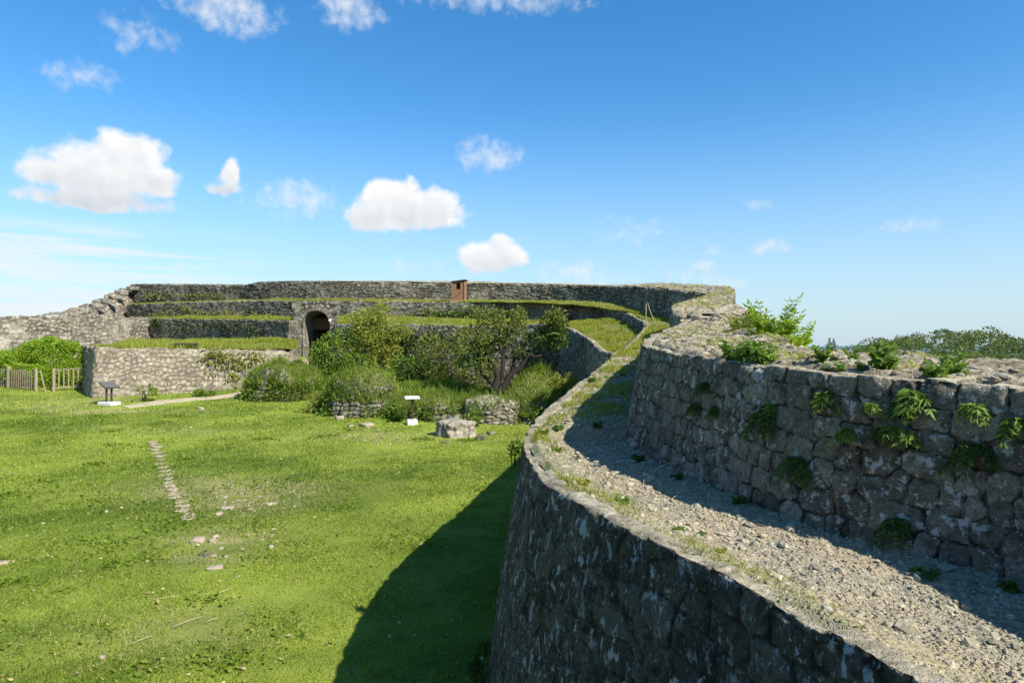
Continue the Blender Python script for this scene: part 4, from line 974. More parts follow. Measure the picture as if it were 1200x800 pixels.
creeper('wall_creeper', V_mid, [(520, 366, 40, 5, 1), (560, 365, 34, 7, .9), (605, 364, 30, 6, .5)], 330, .18, 'leaf_mid', 'green creeper patch on the middle wall below the wooden booth', 53)

V_W3 = V_top
creeper('wall_creeper', V_W3, [(220, 346, 30, 4, .6), (180, 346, 14, 5, .5), (250, 347, 20, 4, .5)], 200, .18, 'leaf_yellow', 'thin yellow-green creeper along the foot of the skyline wall at the left', 54)
creeper('wall_creeper', V_MIDL, [(215, 362, 22, 6, .7), (250, 366, 26, 4, .7), (190, 368, 14, 5, .5), (300, 367, 24, 4, .5)], 220, .18, 'leaf_yellow', 'yellow-green weeds trailing on the middle wall left of the gateway', 55)
creeper('wall_creeper', V_LOWL, [(215, 384, 22, 8, .7), (250, 380, 30, 5, .6), (290, 386, 14, 7, .5), (182, 378, 8, 6, .6)], 220, .18, 'leaf_dark', 'dark creeper on the lowest wall above the terrace grass left of the gateway', 56)

# ------------------------------------------------------------------ grass
r_ = np.random.default_rng(5)
n = 330000
Y = 10.2 * np.exp(r_.random(n) * math.log(50 / 10.2)); X = r_.uniform(-.80, .12, n) * Y + r_.uniform(-.3, .6, n)
PATHPTS = np.array([on_lawn(*q)[:2] for q in [(146, 477), (180, 472), (225, 467.5), (268, 464), (290, 459)]] + [(-16.9, 45.4), (-16.2, 48.5), (-15.6, 52), (-15.5, 55)])
PC = chaikin(PATHPTS, 2)
def pathdist(x, y):
    d = np.full(np.shape(x), 1e9)
    for a, b_ in zip(PC[:-1], PC[1:]):
        t = np.clip(((x - a[0]) * (b_[0] - a[0]) + (y - a[1]) * (b_[1] - a[1])) / (np.sum((b_ - a) ** 2) + 1e-9), 0, 1)
        d = np.minimum(d, np.hypot(x - a[0] - t * (b_[0] - a[0]), y - a[1] - t * (b_[1] - a[1])))
    return d
dr = lawn_dry(X, Y); keep = (pathdist(X, Y) > .62 + .25 * vn(X * 2, Y * 2)) & (r_.random(n) > dr * .75)
X, Y, dr = X[keep], Y[keep], dr[keep]; n = len(X)
t_ = lawn_tint(X, Y) * .80 + r_.normal(0, .15, n) + .04; t_ = np.where(r_.random(n) < .035 + .4 * dr, .97, np.clip(t_, 0, .85))
hh = (.030 + .0012 * Y) * r_.uniform(.5, 1.35, n) * (1 + .5 * vn(X * .7, Y * .7, seed=3))
tag(blade_mesh('grass', np.stack([X, Y, lawn_z(X, Y) - .005], 1), hh, (.010 + .0011 * Y) * r_.uniform(.7, 1.3, n), t_, M['grass'], None, 1.0, r_), 'short mown lawn grass', None, None, 'stuff')

def on_grid(G, iu, iv):
    x, y, z, v = G; a = np.clip(iu.astype(int), 0, x.shape[0] - 2); b_ = np.clip(iv.astype(int), 0, x.shape[1] - 2); fu, fv = iu - a, iv - b_
    out = []
    for q in (x, y, z): out.append(q[a, b_] * (1 - fu) * (1 - fv) + q[a + 1, b_] * fu * (1 - fv) + q[a, b_ + 1] * (1 - fu) * fv + q[a + 1, b_ + 1] * fu * fv)
    return np.stack(out, 1)
def grass_on(G, n, h, w, seed, vpow=1.0, mat='tuft', cond=None, lean=.6, name='grass'):
    r = np.random.default_rng(seed); nu, nv = G[0].shape
    p = on_grid(G, r.random(n) * (nu - 1), r.random(n) ** vpow * (nv - 1))
    nz = fbm(p[:, 0] * .9, p[:, 1] * .9, oct=4, seed=seed, gain=.6)
    k_ = nz > -.25 + .3 * r.random(n)
    if cond is not None: k_ &= cond(p)
    p, nz = p[k_], nz[k_]; m_ = len(p)
    return tag(blade_mesh(name, p, h * r.uniform(.35, 1.25, m_) * (1 + .8 * np.clip(nz, -.6, 1)), w * r.uniform(.6, 1.3, m_), .5 + .4 * nz + r.normal(0, .16, m_), M[mat], None, lean, r), kind='stuff')
grass_on(GT1, 60000, .15, .04, 61, 1.2); grass_on(GT1L, 14000, .2, .05, 62, 1.6); grass_on(GT2, 40000, .12, .04, 63, 1.6); grass_on(GT2L, 12000, .18, .05, 64, 1.8); grass_on(GT4, 42000, .26, .055, 65)

# weeds, grass and loose stones on the gravel walkway
x, y, z, v = GW
r_ = np.random.default_rng(15); n = 60000
i0 = int(np.argmax(y[:, 60] > 2.2)); iu = i0 + r_.random(n) * (x.shape[0] - 1 - i0); iv = r_.random(n) * 149; p = on_grid(GW, iu, iv); vv = iv / 149
dens = np.exp(-((vv - .10) / .11) ** 2) * (.55 + .5 * sst(p[:, 1], 5, 8)) + .9 * sst(vv, .84, .95) + .8 * sst(p[:, 1], 12.0, 13) * (1 - sst(vv, .5, .9)) + .9 * np.exp(-((p[:, 1] - 12.05) / .12) ** 2)
nz = fbm(p[:, 0] * 2.2, p[:, 1] * 2.2, oct=3, seed=88); k_ = (dens * (nz * 1.6 + .25) > r_.random(n) * .9) & (p[:, 1] > 2.5)
p = p[k_]; m_ = len(p)
tag(blade_mesh('grass', p, (.035 + .0035 * p[:, 1]) * r_.uniform(.5, 1.4, m_), (.005 + .0008 * p[:, 1]) * r_.uniform(.7, 1.3, m_), .5 + r_.normal(0, .22, m_), M['tuft'], None, .9, r_), kind='stuff')
n = 26000
i0 = int(np.argmax(y[:, 60] > 2.2)); iu = i0 + r_.random(n) ** 1.15 * (x.shape[0] - 1 - i0); iv = (.05 + .95 * r_.random(n)) * 149; p = on_grid(GW, iu, iv); k_ = (p[:, 1] > 2.3) & (p[:, 0] < 8); p = p[k_]; n = len(p)
sz = np.clip(r_.lognormal(math.log(.016), .6, n), .008, .12) * np.interp(p[:, 1], [3, 8, 18], [.85, 1.1, 1.7]) * np.where(iv[k_] / 149 < .2, .8, 1)
p[:, 2] += sz * .08
M['pebble'] = stone_mat('gravel_stone', (.21, .188, .13), (.435, .39, .275), lich=.1, black=.15, moss=.05, warm=(.40, .33, .22), warm_amt=.5, scale=2, bump_s=.4)
j0 = r_.choice(n, 320, replace=False); sz[j0] = np.maximum(sz[j0], r_.uniform(.05, .15, 320)); p[j0, 2] -= sz[j0] * .06
tag(rocks_mesh('gravel', p, sz, M['pebble'], None, 16, .65), kind='stuff')
# chips lying on the upper wall's top
x, y, z = TA; i0 = int(np.argmax(y[:, 5] > 4)); x, y, z = x[i0:], y[i0:], z[i0:]; G = (x, y, z, x); n = 2200
p = on_grid(G, r_.random(n) * (x.shape[0] - 1), (.04 + .96 * r_.random(n)) * (x.shape[1] - 1)); k_ = p[:, 1] > 3; p = p[k_]; n = len(p)
sz = np.clip(r_.lognormal(math.log(.05), .6, n), .015, .25); p[:, 2] += sz * .05
tag(rocks_mesh('rubble', p, sz, M['uppertop'], wall_up, 17, .6), kind='stuff')
n = 14000; p = on_grid(G, r_.random(n) * (x.shape[0] - 1), (.05 + .95 * r_.random(n)) * (x.shape[1] - 1)); nz = fbm(p[:, 0] * 1.5, p[:, 1] * 1.5, oct=3, seed=98); k_ = (nz > .22) & (p[:, 1] > 4); p = p[k_]; m_ = len(p)
tag(blade_mesh('moss', p, .05 * r_.uniform(.5, 1.5, m_), .02, .6 + r_.normal(0, .2, m_), M['tuft'], wall_up, 1.0, r_), kind='stuff')
x, y, z = TB; G = (x, y, z, x); n = 4200; p = on_grid(G, r_.random(n) ** 1.5 * (x.shape[0] - 1), (.03 + .95 * r_.random(n)) * (x.shape[1] - 1)); nz = fbm(p[:, 0], p[:, 1], oct=3, seed=99); k_ = nz > .1; p = p[k_]; m_ = len(p)
tag(blade_mesh('moss', p, .12 * r_.uniform(.5, 1.5, m_), .03, .7 + r_.normal(0, .2, m_), M['tuft'], wall_top, .8, r_), kind='stuff')

tag(rocks_mesh('step_rubble', STEP[0], STEP[1], M['uppertop'], wall_top, 18, .6), kind='stuff')
# clover patches and fallen leaves in the turf
B = []; T = []
for _ in range(70):
    Yc = 10.5 * math.exp(r_.random() * math.log(38 / 10.5)); Xc = r_.uniform(-.78, .05) * Yc; k_ = int(r_.integers(20, 90)); sp = r_.uniform(.12, .5)
    for q in r_.normal(0, sp, (k_, 2)): B.append((Xc + q[0] * 1.5, Yc + q[1], float(0))); T.append(r_.uniform(.1, .8))
B = np.array(B); B[:, 2] = lawn_z(B[:, 0], B[:, 1]) + .035
tag(leaf_mesh('clover', B, np.column_stack([r_.normal(0, 1, (len(B), 2)), r_.uniform(.1, .7, len(B))]), r_.uniform(.04, .09, len(B)) * (1 + B[:, 1] / 40), np.array(T) * .7, M['grass'], None, .8, .2, r_), kind='stuff')
n = 420; Yc = 10.5 * np.exp(r_.random(n) * math.log(35 / 10.5)); Xc = r_.uniform(-.78, .05, n) * Yc
M['litter'] = leaf_mat('dry_fallen_leaves', (.22, .14, .06), (.50, .42, .22), .2)
tag(leaf_mesh('fallen_leaves', np.column_stack([Xc, Yc, lawn_z(Xc, Yc) + .05]), np.column_stack([r_.normal(0, 1, (n, 2)), r_.normal(0, .2, n)]), r_.uniform(.05, .10, n) * (1 + Yc / 60), r_.random(n), M['litter'], None, .55, .3, r_), kind='stuff')
# dirt path to the gate
nrm_ = np.gradient(PC, axis=0); nrm_ /= np.linalg.norm(nrm_, axis=1)[:, None]; nn = np.stack([-nrm_[:, 1], nrm_[:, 0]], 1); q = np.linspace(-1, 1, 9)
w_ = .6 + .12 * vn(np.arange(len(PC)) * .5, np.zeros(len(PC)))
xy = PC[:, None, :] + nn[:, None, :] * (q[None, :] * w_[:, None])[..., None]
zz = lawn_z(xy[..., 0], xy[..., 1]) + .03 - .05 * np.abs(q[None, :]) ** 4
tag(new_obj('dirt_path', np.concatenate([xy, zz[..., None]], -1).reshape(-1, 3), [grid_faces(len(PC), 9)[:, ::-1]], M['dirt'], None, None, True), kind='structure')

# ------------------------------------------------------------------ props
R_ = lambda d: math.radians(d)
# wooden sentry booth on the middle terrace
def booth():
    X, Y, _ = P(538.5, 350, 52.2); z0 = float(z2(Y)) - .05; root = empty('wooden_booth', (X, Y, z0), 'small brown wooden booth with dark sloping roof on the terrace below the skyline wall', 'booth', rz=R_(-8))
    w, d, h = .9, .85, 1.55
    b = MB(); n = 6
    for i in range(n):
        x = -w / 2 + w * (i + .5) / n
        if i in (2, 3): b.box((x, -d / 2, .5), (w / n - .008, .03, .9)); b.box((x, -d / 2, h - .06), (w / n - .008, .03, .12))
        else: b.box((x, -d / 2, h / 2 + .05), (w / n - .008, .03, h - .1))
    b.build('front_boards', M['wood_brown'], root)
    for sx in (-1, 1):
        b = MB()
        for i in range(6): b.box((sx * (w / 2 - .015), -d / 2 + d * (i + .5) / 6, h / 2 + .05), (.03, d / 6 - .008, h - .1))
        b.build('side_boards', M['wood_brown'], root)
    b = MB(); b.box((0, d / 2, h / 2 + .05), (w, .03, h - .1)); b.build('rear_boards', M['wood_brown'], root)
    for sx in (-1, 1):
        b = MB(); b.box((sx * (w / 2 + .03), -d / 2 - .03, h / 2), (.07, .07, h)); b.build('corner_post', M['wood_brown'], root)
    b = MB(); b.bar((-w / 2 + .05, -d / 2 - .03, .25), (w / 2 - .05, -d / 2 - .03, .85), .07, .03); b.build('brace', M['wood_brown'], root)
    b = MB(); b.box((0, 0, h + .05), (w + .22, d + .25, .07), Matrix.Rotation(R_(-7), 3, 'Y')); b.build('roof', M['roof_dark'], root)
    b = MB(); b.box((0, -.1, .03), (w + .3, d + .5, .12)); b.build('base', M['wood_grey'], root)
booth()
X, Y, _ = P(526.5, 352, 52.0)
b = empty('wooden_steps', (X, Y, float(z2(Y)) - .05), 'short leaning wooden steps at the left foot of the booth', 'steps')
for dx in (-.18, .18):
    m = MB(); m.bar((dx, -.1, 0), (dx + .25, .25, .75), .07, .05); m.build('stringer', M['wood_brown'], b)
for k in range(3):
    m = MB(); m.box((.06 * k + .05, -.02 + .09 * k, .15 + .2 * k), (.42, .14, .04)); m.build('tread', M['wood_brown'], b)

# information board by the pale wall
X, Y, z = on_lawn(128, 474); root = empty('information_board', (X, Y, z), 'dark slanted information board on two legs with a white footing beside the pale wall', 'sign', rz=R_(68))
m = MB(); m.box((0, 0, .07), (.66, 1.05, .2)); m.build('footing', M['white'], root)
for dx in (-.16, .16):
    m = MB(); m.box((dx, 0, .62), (.09, .09, .95)); m.build('leg', M['dark_metal'], root)
m = MB(); m.box((0, -.02, 1.14), (.98, .66, .06), Matrix.Rotation(R_(32), 3, 'X')); pn = m.build('panel', M['dark_metal'], root)
m = MB(); m.box((0, -.04, 1.172), (.9, .58, .012), Matrix.Rotation(R_(32), 3, 'X')); m.build('panel_face', M['panel'], pn)
# white lectern sign by the mounds
X, Y, z = on_lawn(483, 497); root = empty('lectern_sign', (X, Y, z), 'white slanted lectern sign on a dark post in front of the overgrown bank', 'sign', rz=R_(14))
m = MB(); m.box((0, 0, .10), (.5, .42, .3), None, .03); m.build('footing', M['white'], root)
m = MB(); m.box((0.02, 0, .75), (.10, .08, 1.1)); m.build('post', M['dark_metal'], root)
m = MB(); m.box((0, -.03, 1.33), (.72, .50, .05), Matrix.Rotation(R_(9), 3, 'X')); m.build('panel', M['panel_w'], root)

# picket fence, its leaning brace, and the gate
def gpt(px, py, Y): X, Y, Z = P(px, py, Y); return Vector((X, Y, Z))
a, b_ = gpt(-26, 451, 46.6), gpt(42, 457, 43.8); a.z, b_.z = float(lawn_z(a.x, a.y)), float(lawn_z(b_.x, b_.y))
root = empty('picket_fence', a, 'weathered wooden picket fence at the far left in front of green bushes', 'fence'); D = b_ - a; L = D.length; u = D.normalized()
for t in (0.02, .54, 1.0):
    p = D * t; m = MB(); m.box((p.x, p.y, p.z + .70), (.16, .16, 1.5), Matrix.Rotation(math.atan2(u.y, u.x), 3, 'Z')); m.build('post', M['wood_grey'], root)
for hz in (.38, 1.15):
    m = MB(); m.bar(Vector((0, 0, hz)) + Vector((u.y, -u.x, 0)) * -.06, D + Vector((0, 0, hz)) + Vector((u.y, -u.x, 0)) * -.06, .09, .05); m.build('rail', M['wood_grey'], root)
for i in range(27):
    p = D * ((i + .6) / 27.5); m = MB(); m.box((p.x + u.y * .01, p.y - u.x * .01, p.z + .68), (.085, .025, 1.22), Matrix.Rotation(math.atan2(u.y, u.x), 3, 'Z')); m.build('picket', M['wood_grey'], root)
m = MB(); m.bar((0, 0, 0), (-.45, .15, 1.35), .07, .05); o = m.build('leaning_prop', M['wood_grey']); p = gpt(54, 458, 43.6); o.location = (p.x, p.y, float(lawn_z(p.x, p.y)) - .03)
tag(o, 'slanting wooden prop leaning against the right end post of the picket fence', 'prop')
a, b_ = gpt(63.5, 459, 43.9), gpt(103, 457, 44.6); a.z, b_.z = float(lawn_z(a.x, a.y)) - .02, float(lawn_z(b_.x, b_.y))
root = empty('wooden_gate', a, 'open-barred wooden gate between the picket fence and the pale wall', 'gate'); D = b_ - a; D.z = .1; u = D.normalized(); Rz = Matrix.Rotation(math.atan2(u.y, u.x), 3, 'Z')
for t in (0, 1.0):
    p = D * t; m = MB(); m.box((p.x, p.y, p.z + .74), (.15, .15, 1.5) if t == 0 else (.10, .1, 1.35), Rz); m.build('stile', M['wood_grey'], root)
for hz in (.18, 1.38):
    m = MB(); m.bar(Vector((0, 0, hz)) + u * .06, D + Vector((0, 0, hz)), .10, .06); m.build('rail', M['wood_grey'], root)
for i in range(6):
    p = D * ((i + 1) / 7); m = MB(); m.box((p.x, p.y, p.z + .78), (.07, .04, 1.14), Rz); m.build('bar', M['wood_grey'], root)
m = MB(); m.bar((-.55, .35, -.05), (0, .06, 1.2), .09, .07); m.build('stay', M['wood_grey'], root)
# dark plank on the grass terrace, white stone by the gateway
X, Y, Z = P(218, 406.5, 44.4); m = MB(); m.box((0, 0, .22), (1.5, .32, .09)); root = empty('plank_bench', (X, Y, -.16), 'low dark plank bench on the grass above the pale wall', 'bench', rz=R_(12)); m.build('seat', M['black'], root)
for dx in (-.55, .55):
    m = MB(); m.box((dx, 0, .05), (.10, .28, .26)); m.build('leg', M['black'], root)
X, Y, Z = P(386.5, 376, 51); rock('white_stone', (X, Y, Z - .02), (.17, .17, .2), M['white'], 5, 'small white pointed stone on the lowest wall just right of the gateway')

M['kerb'] = simple_mat('worn_kerb_stone', (.30, .25, .18), .95, .35, 4, .1, None, .6)
# loose stones
for i, (px, py, w, h, lab) in enumerate([(87, 368, 1.0, .7, 'lowest dark block on the stepped rubble end'), (98, 363, .75, .5, 'small dark block second up the stepped rubble end'), (104, 361, .55, .45, 'little pale block beside the second step of the rubble end'),
        (113, 357, 1.2, .7, 'dark block at the third step of the rubble end'), (124, 352, .8, .5, 'flat block between the third step and the twin blocks'), (135, 346.5, 1.2, .75, 'left one of the twin blocks near the stair top'), (144, 342, 1.0, .7, 'right one of the twin blocks near the stair top'), (156, 336.5, 1.3, .9, 'topmost dark block at the left end of the skyline wall')]):
    Yb = 56.5 + (368 - py) * .43; X, Y, Z = P(px, py, Yb); rock('stone_block', (X, Y, Z - .22), (w * .9, w * .6, .42), M['far'], 300 + i, lab, 'stone block', 'loose blocks on the stepped rubble end', rz=.5 + .12 * i, amp=.16, pw=.3)
line = chaikin([(181, 517), (186, 528), (190, 543), (196, 558), (203, 572), (212, 588), (224, 606)], 2)
cum = np.linspace(0, len(line) - 1, 24)
ords = 'first second third fourth fifth sixth seventh eighth ninth tenth eleventh twelfth thirteenth fourteenth fifteenth sixteenth seventeenth eighteenth nineteenth twentieth twenty-first twenty-second twenty-third twenty-fourth'.split()
rr_ = np.random.default_rng(4)
for i, c in enumerate(cum):
    px = np.interp(c, range(len(line)), line[:, 0]) + rr_.normal(0, 1); py = np.interp(c, range(len(line)), line[:, 1]); X, Y, z = on_lawn(px, py)
    rock('edging_stone', (X, Y, z), (.34 * rr_.uniform(.7, 1.35), .50 * rr_.uniform(.8, 1.2), .09), M['kerb'], 400 + i, f'flat kerb stone sunk in the lawn, {ords[i]} from the far end of its row', 'stone', 'row of kerb stones in the lawn', rz=.3 * rr_.normal(), sink=.74)
for i, (px, py, w, h, lab) in enumerate([(232, 634, .5, .2, 'flat pinkish stone in the lawn left of its two pale neighbours'), (253, 629, .26, .14, 'small pale stone upper right of the pinkish flat stone'), (250, 634, .3, .16, 'small pale stone lower right of the pinkish flat stone'), (241, 650, .42, .22, 'grey stone with a weed in the lawn below the pinkish stone'),
        (253, 665, .5, .10, 'thin flat pale stone nearest below the grey weedy stone'), (318, 641, .22, .14, 'lone small pale stone on the lawn right of the stone cluster'), (125, 600, .2, .14, 'lone pale pebble on the left lawn'), (266, 595, .6, .1, 'flat stone showing in the dry lawn patch'), (318, 590, .55, .1, 'flat stone at the right edge of the dry lawn patch'),
        (258, 602, .4, .12, 'flat stone at the lower edge of the dry lawn patch'), (120, 770, .16, .10, 'little pale stone on the near lawn'), (3, 660, .4, .12, 'flat stone at the left border of the lawn'), (565, 514, .85, .45, 'grey rock on the lawn between the round well and the lower wall'), (575, 509, .5, .35, 'small grey rock behind the rock right of the well'), (522, 519, .5, .22, 'mossy grey rock at the front foot of the round well'), (430, 499, 1.0, .3, 'long flat stone at the foot of the domed mound'), (412, 500, .6, .2, 'pale flat stone left of the long flat stone under the mound'),
        (236, 480, .5, .3, 'grey stone beside the dirt path'), (398, 491, .6, .35, 'grey block at the lower left foot of the domed mound')]):
    X, Y, z = on_lawn(px, py); rock('lawn_stone', (X, Y, z), (w * .7, w * .5, h * 1.0), M['kerb'] if i not in (3, 12, 13, 14) else M['mound'], 500 + i, lab, 'stone', 'stones lying in the lawn', rz=i * .9, sink=.5)
r_ = np.random.default_rng(9)
pts = []
for (cx, cy, sx, sy, n) in [(440, 506, 30, 8, 40), (460, 516, 26, 6, 26), (270, 578, 28, 14, 30), (250, 480, 14, 5, 12), (120, 479, 30, 5, 16), (300, 600, 40, 30, 25), (250, 650, 30, 16, 14)]:
    for _ in range(n): pts.append(on_lawn(cx + r_.normal(0, sx * .6), cy + r_.normal(0, sy * .6)))
tag(rocks_mesh('pebbles', np.array(pts), r_.uniform(.06, .22, len(pts)), M['kerb'], None, 19, .3), kind='stuff')
# fallen straws on the near lawn
for i, (x0, y0, x1, y1, lab) in enumerate([(176, 706, 210, 700, 'long pale straw lying on the lawn, upper left one'), (203, 737, 238, 724, 'long pale straw lying on the lawn, lower middle one'), (242, 731, 257, 726, 'short pale straw on the lawn right of the long ones'), (155, 757, 178, 747, 'dull pale straw on the lawn nearest the bottom'), (252, 699, 272, 691, 'pale straw on the lawn, topmost of the five')]):
    a = Vector(on_lawn(x0, y0)); b_ = Vector(on_lawn(x1, y1)); m = MB(); m.tube([(0, 0, .06), tuple((b_ - a) / 2 + Vector((0, 0, .065))), tuple(b_ - a + Vector((0, 0, .05)))], .006, 5)
    o = m.build('dry_straw', M['stalk'], None, True); o.location = a; tag(o, lab, 'straw', 'straws lying on the lawn')

# ------------------------------------------------------------------ plants in and on the upper wall
wallplants = [(897, 485, .34, 'd', 'largest hanging dark fern on the shaded upper wall face'), (826, 453, .22, 'd', 'dark fern high on the left part of the upper wall face'), (815, 477, .20, 'd', 'dark fern lower left of the high dark fern near the wall corner'), (838, 480, .18, 'd', 'dark fern between the large hanging fern and the leftmost fern'),
    (967, 462, .20, 'b', 'bright drooping plant just under the wall rim left of centre'), (994, 503, .17, 'b', 'bright drooping plant alone in the second course of stones'), (1043, 503, .17, 'b', 'left one of two bright plants growing side by side in a joint'), (1058, 509, .16, 'b', 'right one of two bright plants growing side by side in a joint'),
    (1066, 462, .24, 'b', 'large bright leafy plant hanging from the rim above the pair of plants'), (1054, 474, .2, 'd', 'dark leafy plant under the large bright rim plant'), (1019, 476, .12, 'b', 'tiny bright plant between two stones under the rim'), (1136, 478, .17, 'b', 'bright little plant above the trailing dark fern at the right'), (1142, 520, .28, 'd', 'trailing dark fern below the bright little plant at the right'),
    (1190, 493, .2, 'b', 'drooping plant closest to the right border of the wall'), (935, 541, .30, 'd', 'broad dark fern low in the middle of the upper wall face'), (1030, 505, .16, 'd', 'dark fern tuft just left of the bright pair'), (1052, 606, .26, 'd', 'dark fern low on the wall above its overgrown foot'), (904, 477, .14, 'b', 'small bright sprig on top of the largest hanging fern')]
for i, (px, py, L, kd, lab) in enumerate(wallplants):
    p = hit(V_up, px, py - 4); r1 = .85 * L
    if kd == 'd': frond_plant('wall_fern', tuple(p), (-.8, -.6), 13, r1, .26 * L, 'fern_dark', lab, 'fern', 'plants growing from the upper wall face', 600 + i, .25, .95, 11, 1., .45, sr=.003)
    else: frond_plant('wall_plant', tuple(p), (-.8, -.6), 7, r1, .55 * L, 'fern', lab, 'plant', 'plants growing from the upper wall face', 600 + i, .45, 1.0, 4, 1., .34, sr=.003)
def on_top(px, py):
    x, y, z = TA; X = 600 + x / y * F; Yp = HY - z / y * F; d = (X - px) ** 2 + (Yp - py) ** 2; k_ = np.unravel_index(np.argmin(d), d.shape); return (x[k_], y[k_], z[k_] - .01)
for i, (px, py, L, n, lab) in enumerate([(964, 424, .22, 12, 'bushy sprig on the upper wall top left of the tall plant, against the far wood'), (998, 426, .20, 12, 'bushy sprig just left of the tall plant on the wall top'), (1035, 434, .34, 16, 'tallest upright leafy plant on the upper wall top'), (1095, 446, .22, 13, 'left one of two leafy plants near the wall rim at the right'), (1117, 444, .25, 15, 'right one of two leafy plants near the wall rim at the right'),
        (968, 434, .12, 9, 'low flat plant on the wall top below the leftmost sprig'), (984, 435, .13, 9, 'low yellowish plant on the wall top beside the low flat plant'), (1010, 432, .12, 8, 'low plant in front of the gap between two sprigs on the wall top')]):
    frond_plant('wall_top_plant', on_top(px, py), (-.7, -.7), n, L, .30 * L, 'fern', lab, 'plant', 'plants growing on the upper wall top', 700 + i, 1.0, .35, 7, 1., .5, up=True)
for i, (px, py, L, n, lab) in enumerate([(862, 424, .36, 26, 'left one of three leafy clumps at the wall rim under the tall feathery shrub'), (879, 425, .38, 28, 'middle one of three leafy clumps at the wall rim under the tall feathery shrub'), (896, 426, .34, 24, 'right one of three leafy clumps at the wall rim under the tall feathery shrub')]):
    frond_plant('leafy_clump', on_top(px, py), (-.7, -.7), n, L, .30 * L, 'fern', lab, 'plant', 'leafy clumps at the wall rim', 720 + i, .9, .55, 7, 1., .42, up=True)
p = (4.95, 12.9, -.45)
frond_plant('feathery_shrub', p, (-.4, -1), 90, 1.22, .16, 'leaf_bright', 'tall feathery bright green shrub growing over the back edge of the upper wall', 'shrub', None, 730, 1.05, .35, 13, 1., .32, up=True, sr=.008)
frond_plant('feathery_shrub', (5.95, 14.4, -.45), (.4, -1), 50, 1.0, .15, 'leaf_bright', 'thin feathery shrub to the right of the tall feathery shrub', 'shrub', None, 731, 1.0, .4, 11, 1., .3, up=True, sr=.007)
frond_plant('feathery_shrub', (5.35, 13.3, -.55), (.4, -1), 46, 1.0, .15, 'leaf_bright', 'feathery shrub filling the gap right behind the tall feathery shrub', 'shrub', None, 733, 1.0, .4, 11, 1., .32, up=True, sr=.007)
frond_plant('feathery_shrub', (4.9, 14.6, 0.05), (-.4, -1), 34, .8, .15, 'leaf_yellow', 'low yellowish shrub left of the tall feathery shrub on the wall top', 'shrub', None, 732, .9, .4, 9, 1., .35, up=True, sr=.006)
# weeds along the walkway
def on_walk(px, py):
    x, y, z, v = GW; X = 600 + x / y * F; Yp = HY - z / y * F; d = (X - px) ** 2 + (Yp - py) ** 2; k_ = np.unravel_index(np.argmin(d), d.shape); return (x[k_], y[k_], z[k_])
for i, (px, py, L, n, mat, lab) in enumerate([(636, 508, .22, 14, 'fern', 'leafy weed on the walkway rim where the wall bends'), (652, 529, .2, 12, 'fern', 'yellowish weed on the walkway rim below the bend'), (684, 568, .17, 13, 'tuft', 'grassy weed on the walkway rim between the bend and the leafy clump'), (730, 589, .15, 16, 'fern', 'dense leafy weed on the sunlit walkway rim'),
        (795, 622, .13, 16, 'fern', 'wide low weed on the sunlit walkway rim, larger one'), (822, 626, .10, 12, 'fern', 'low weed just right of the wide low weed on the rim'), (845, 648, .1, 12, 'tuft', 'yellow grass weed on the rim nearest the camera side'), (1072, 668, .13, 9, 'fern', 'small bright fern in the sun at the shadow edge of the gravel'), (1088, 676, .15, 10, 'fern_dark', 'dark fern in the shade beside the small bright fern'),
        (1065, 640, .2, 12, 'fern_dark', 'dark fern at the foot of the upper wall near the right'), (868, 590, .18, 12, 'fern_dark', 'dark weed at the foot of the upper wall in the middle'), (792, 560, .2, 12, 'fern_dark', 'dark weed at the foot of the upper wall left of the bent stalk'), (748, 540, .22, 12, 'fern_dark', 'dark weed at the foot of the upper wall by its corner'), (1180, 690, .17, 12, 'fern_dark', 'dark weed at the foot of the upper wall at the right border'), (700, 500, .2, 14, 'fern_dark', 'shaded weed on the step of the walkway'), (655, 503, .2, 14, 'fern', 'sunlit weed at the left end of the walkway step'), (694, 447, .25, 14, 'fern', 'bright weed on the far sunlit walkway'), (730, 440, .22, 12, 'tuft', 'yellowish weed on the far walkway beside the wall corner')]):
    frond_plant('walkway_weed', on_walk(px, py), (-.6, -.8), n, L, .32 * L, mat, lab, 'weed', 'weeds on the gravel walkway', 760 + i, .6, .35, 6, 1., .45, up=True, sr=.0025)
def stalk(px, py, pts, lab, k):
    p = Vector(on_walk(px, py)); m = MB(); m.tube([Vector(q) for q in pts], [.006 * (1 - .7 * i / (len(pts) - 1)) for i in range(len(pts))], 5)
    o = m.build('dry_stalk', M['stalk'], None, True); o.location = p; tag(o, lab, 'stalk', 'dry grass stalks on the walkway')
stalk(753, 582, [(0, 0, 0), (0, 0, .09), (.01, 0, .19)], 'short upright dry stalk beside the arching stalk', 0)
stalk(757, 566, [(0, 0, 0), (.06, 0, .10), (.16, .02, .19), (.28, .03, .235), (.42, .04, .235)], 'long arching dry stalk across the shaded gravel', 1)
stalk(785, 586, [(0, 0, .01), (.07, .03, .05), (.12, .05, .07)], 'dry stalk lying on the gravel right of the upright stalk', 2)
stalk(652, 519, [(0, 0, 0), (.02, 0, .12), (.05, 0, .22)], 'thin dry stalk beside the rim weeds at the bend', 3)
def stalk_far(px, py, Y, pts, lab):
    p = P(px, py, Y); m = MB(); m.tube([Vector(q) for q in pts], [.015, .012, .007], 5); o = m.build('dry_stalk', M['stalk'], None, True); o.location = p; tag(o, lab, 'stalk', 'dry grass stalks on the walkway')
stalk_far(770, 380, 23.5, [(0, 0, -.1), (-.2, 0, .35), (-.33, 0, .75)], 'long slanting dry stalk against the dark top wall')
stalk_far(757, 378, 23.5, [(0, 0, -.1), (.0, 0, .25), (.01, 0, .65)], 'upright dry stalk against the dark top wall')
stalk_far(800, 372, 19.3, [(0, 0, -.05), (.01, 0, .1), (-.02, 0, .3)], 'short dry stalk on the stepped block of the top wall')

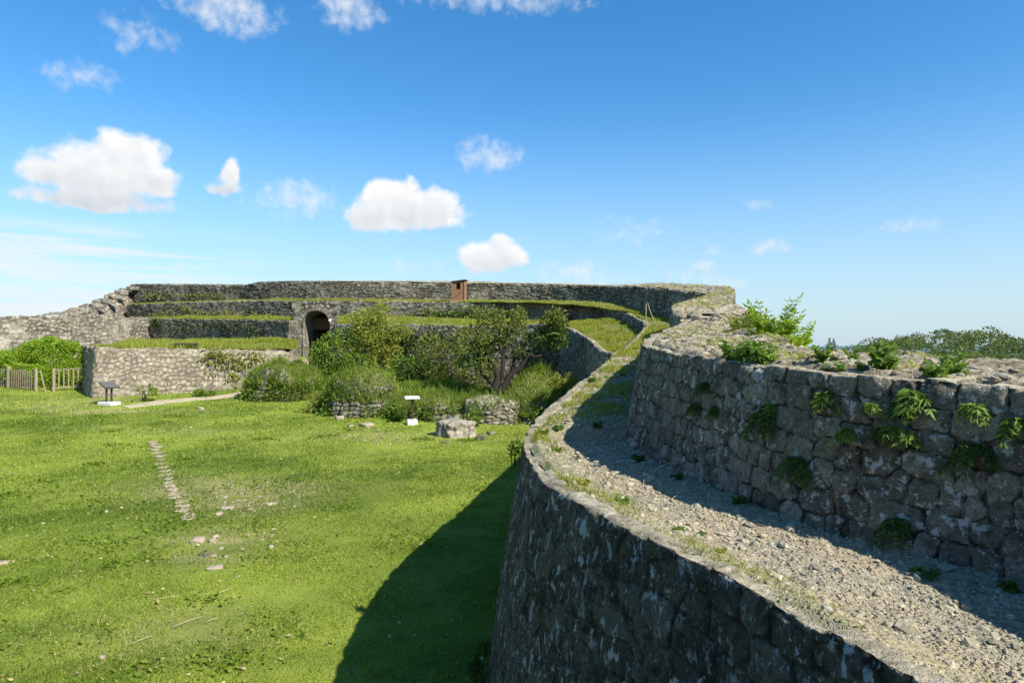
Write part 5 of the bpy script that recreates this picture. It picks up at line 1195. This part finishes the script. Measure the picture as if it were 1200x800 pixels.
# ------------------------------------------------------------------ far wood on the ridge
r_ = np.random.default_rng(21); tx, ty = [], []
while len(tx) < 2100:
    y = 55 + 330 * r_.random() ** .9; x = y * (r_.uniform(.26, .86) if r_.random() < .55 else r_.uniform(.86, 1.7))
    if y < 380: tx.append(x); ty.append(y)
tx = np.array(tx); ty = np.array(ty); tz = ground_z(tx, ty); rad = r_.uniform(2.2, 4.2, len(tx)) * np.interp(ty, [55, 120, 300], [.8, 1, 1.15]); hgt = r_.uniform(2.5, 6.5, len(tx))
B, A, Z, T = [], [], [], []
for x, y, z, r0, h in zip(tx, ty, tz, rad, hgt):
    m_ = 190 if y < 170 else 120; d = rdir(m_, r_); d[:, 2] = np.abs(d[:, 2]) * 1.0 - .15
    q = np.array([x, y, z + h]) + unit(d) * r0 * np.array([1, 1, .75]) * r_.uniform(.75, 1.08, (m_, 1)); q += .5 * fbm(q[:, 0], q[:, 1], q[:, 2], oct=2, seed=5)[:, None] * d
    B.append(q); A.append(d + r_.normal(0, .8, (m_, 3))); Z.append(r_.uniform(.5, 1.2, m_) * .30 * r0 ** .8); T.append(np.full(m_, r_.random()) * .6 + .2 + r_.normal(0, .15, m_))
tag(leaf_mesh('far_wood', np.vstack(B), np.vstack(A), np.concatenate(Z), np.concatenate(T), M['forest'], None, .75, .3, r_), kind='stuff')
for i, (px, py, h, lab) in enumerate([(972, 397, 5.4, 'left and taller one of two dark conifers on the far ridge'), (977, 398, 4.6, 'right and shorter one of two dark conifers on the far ridge')]):
    X, Y, Z = P(px, py, 215); root = empty('conifer', (X, Y, Z - h), lab, 'tree', 'two dark conifers on the far ridge')
    t_ = r_.random(420); ang = r_.uniform(0, 6.28, 420); rr2 = (1 - t_) * .9 * r_.uniform(.5, 1.1, 420) + .06; p = np.stack([np.cos(ang) * rr2, np.sin(ang) * rr2, h * t_ + .4], 1)
    leaf_mesh('crown', p, p * np.array([1, 1, 0]) + np.array([0, 0, -.1]) + r_.normal(0, .2, p.shape), .55 * (1.1 - t_ * .6), r_.random(420) * .3, M['leaf_dark'], root, .4, .3, r_)
    zg = float(ground_z(np.array([X]), np.array([Y]))[0]) - (Z - h) - .3
    m = MB(); m.tube([(0, 0, min(zg, -.5)), (0, 0, h * .9)], [.2, .03], 6); m.build('trunk', M['bark'], root)
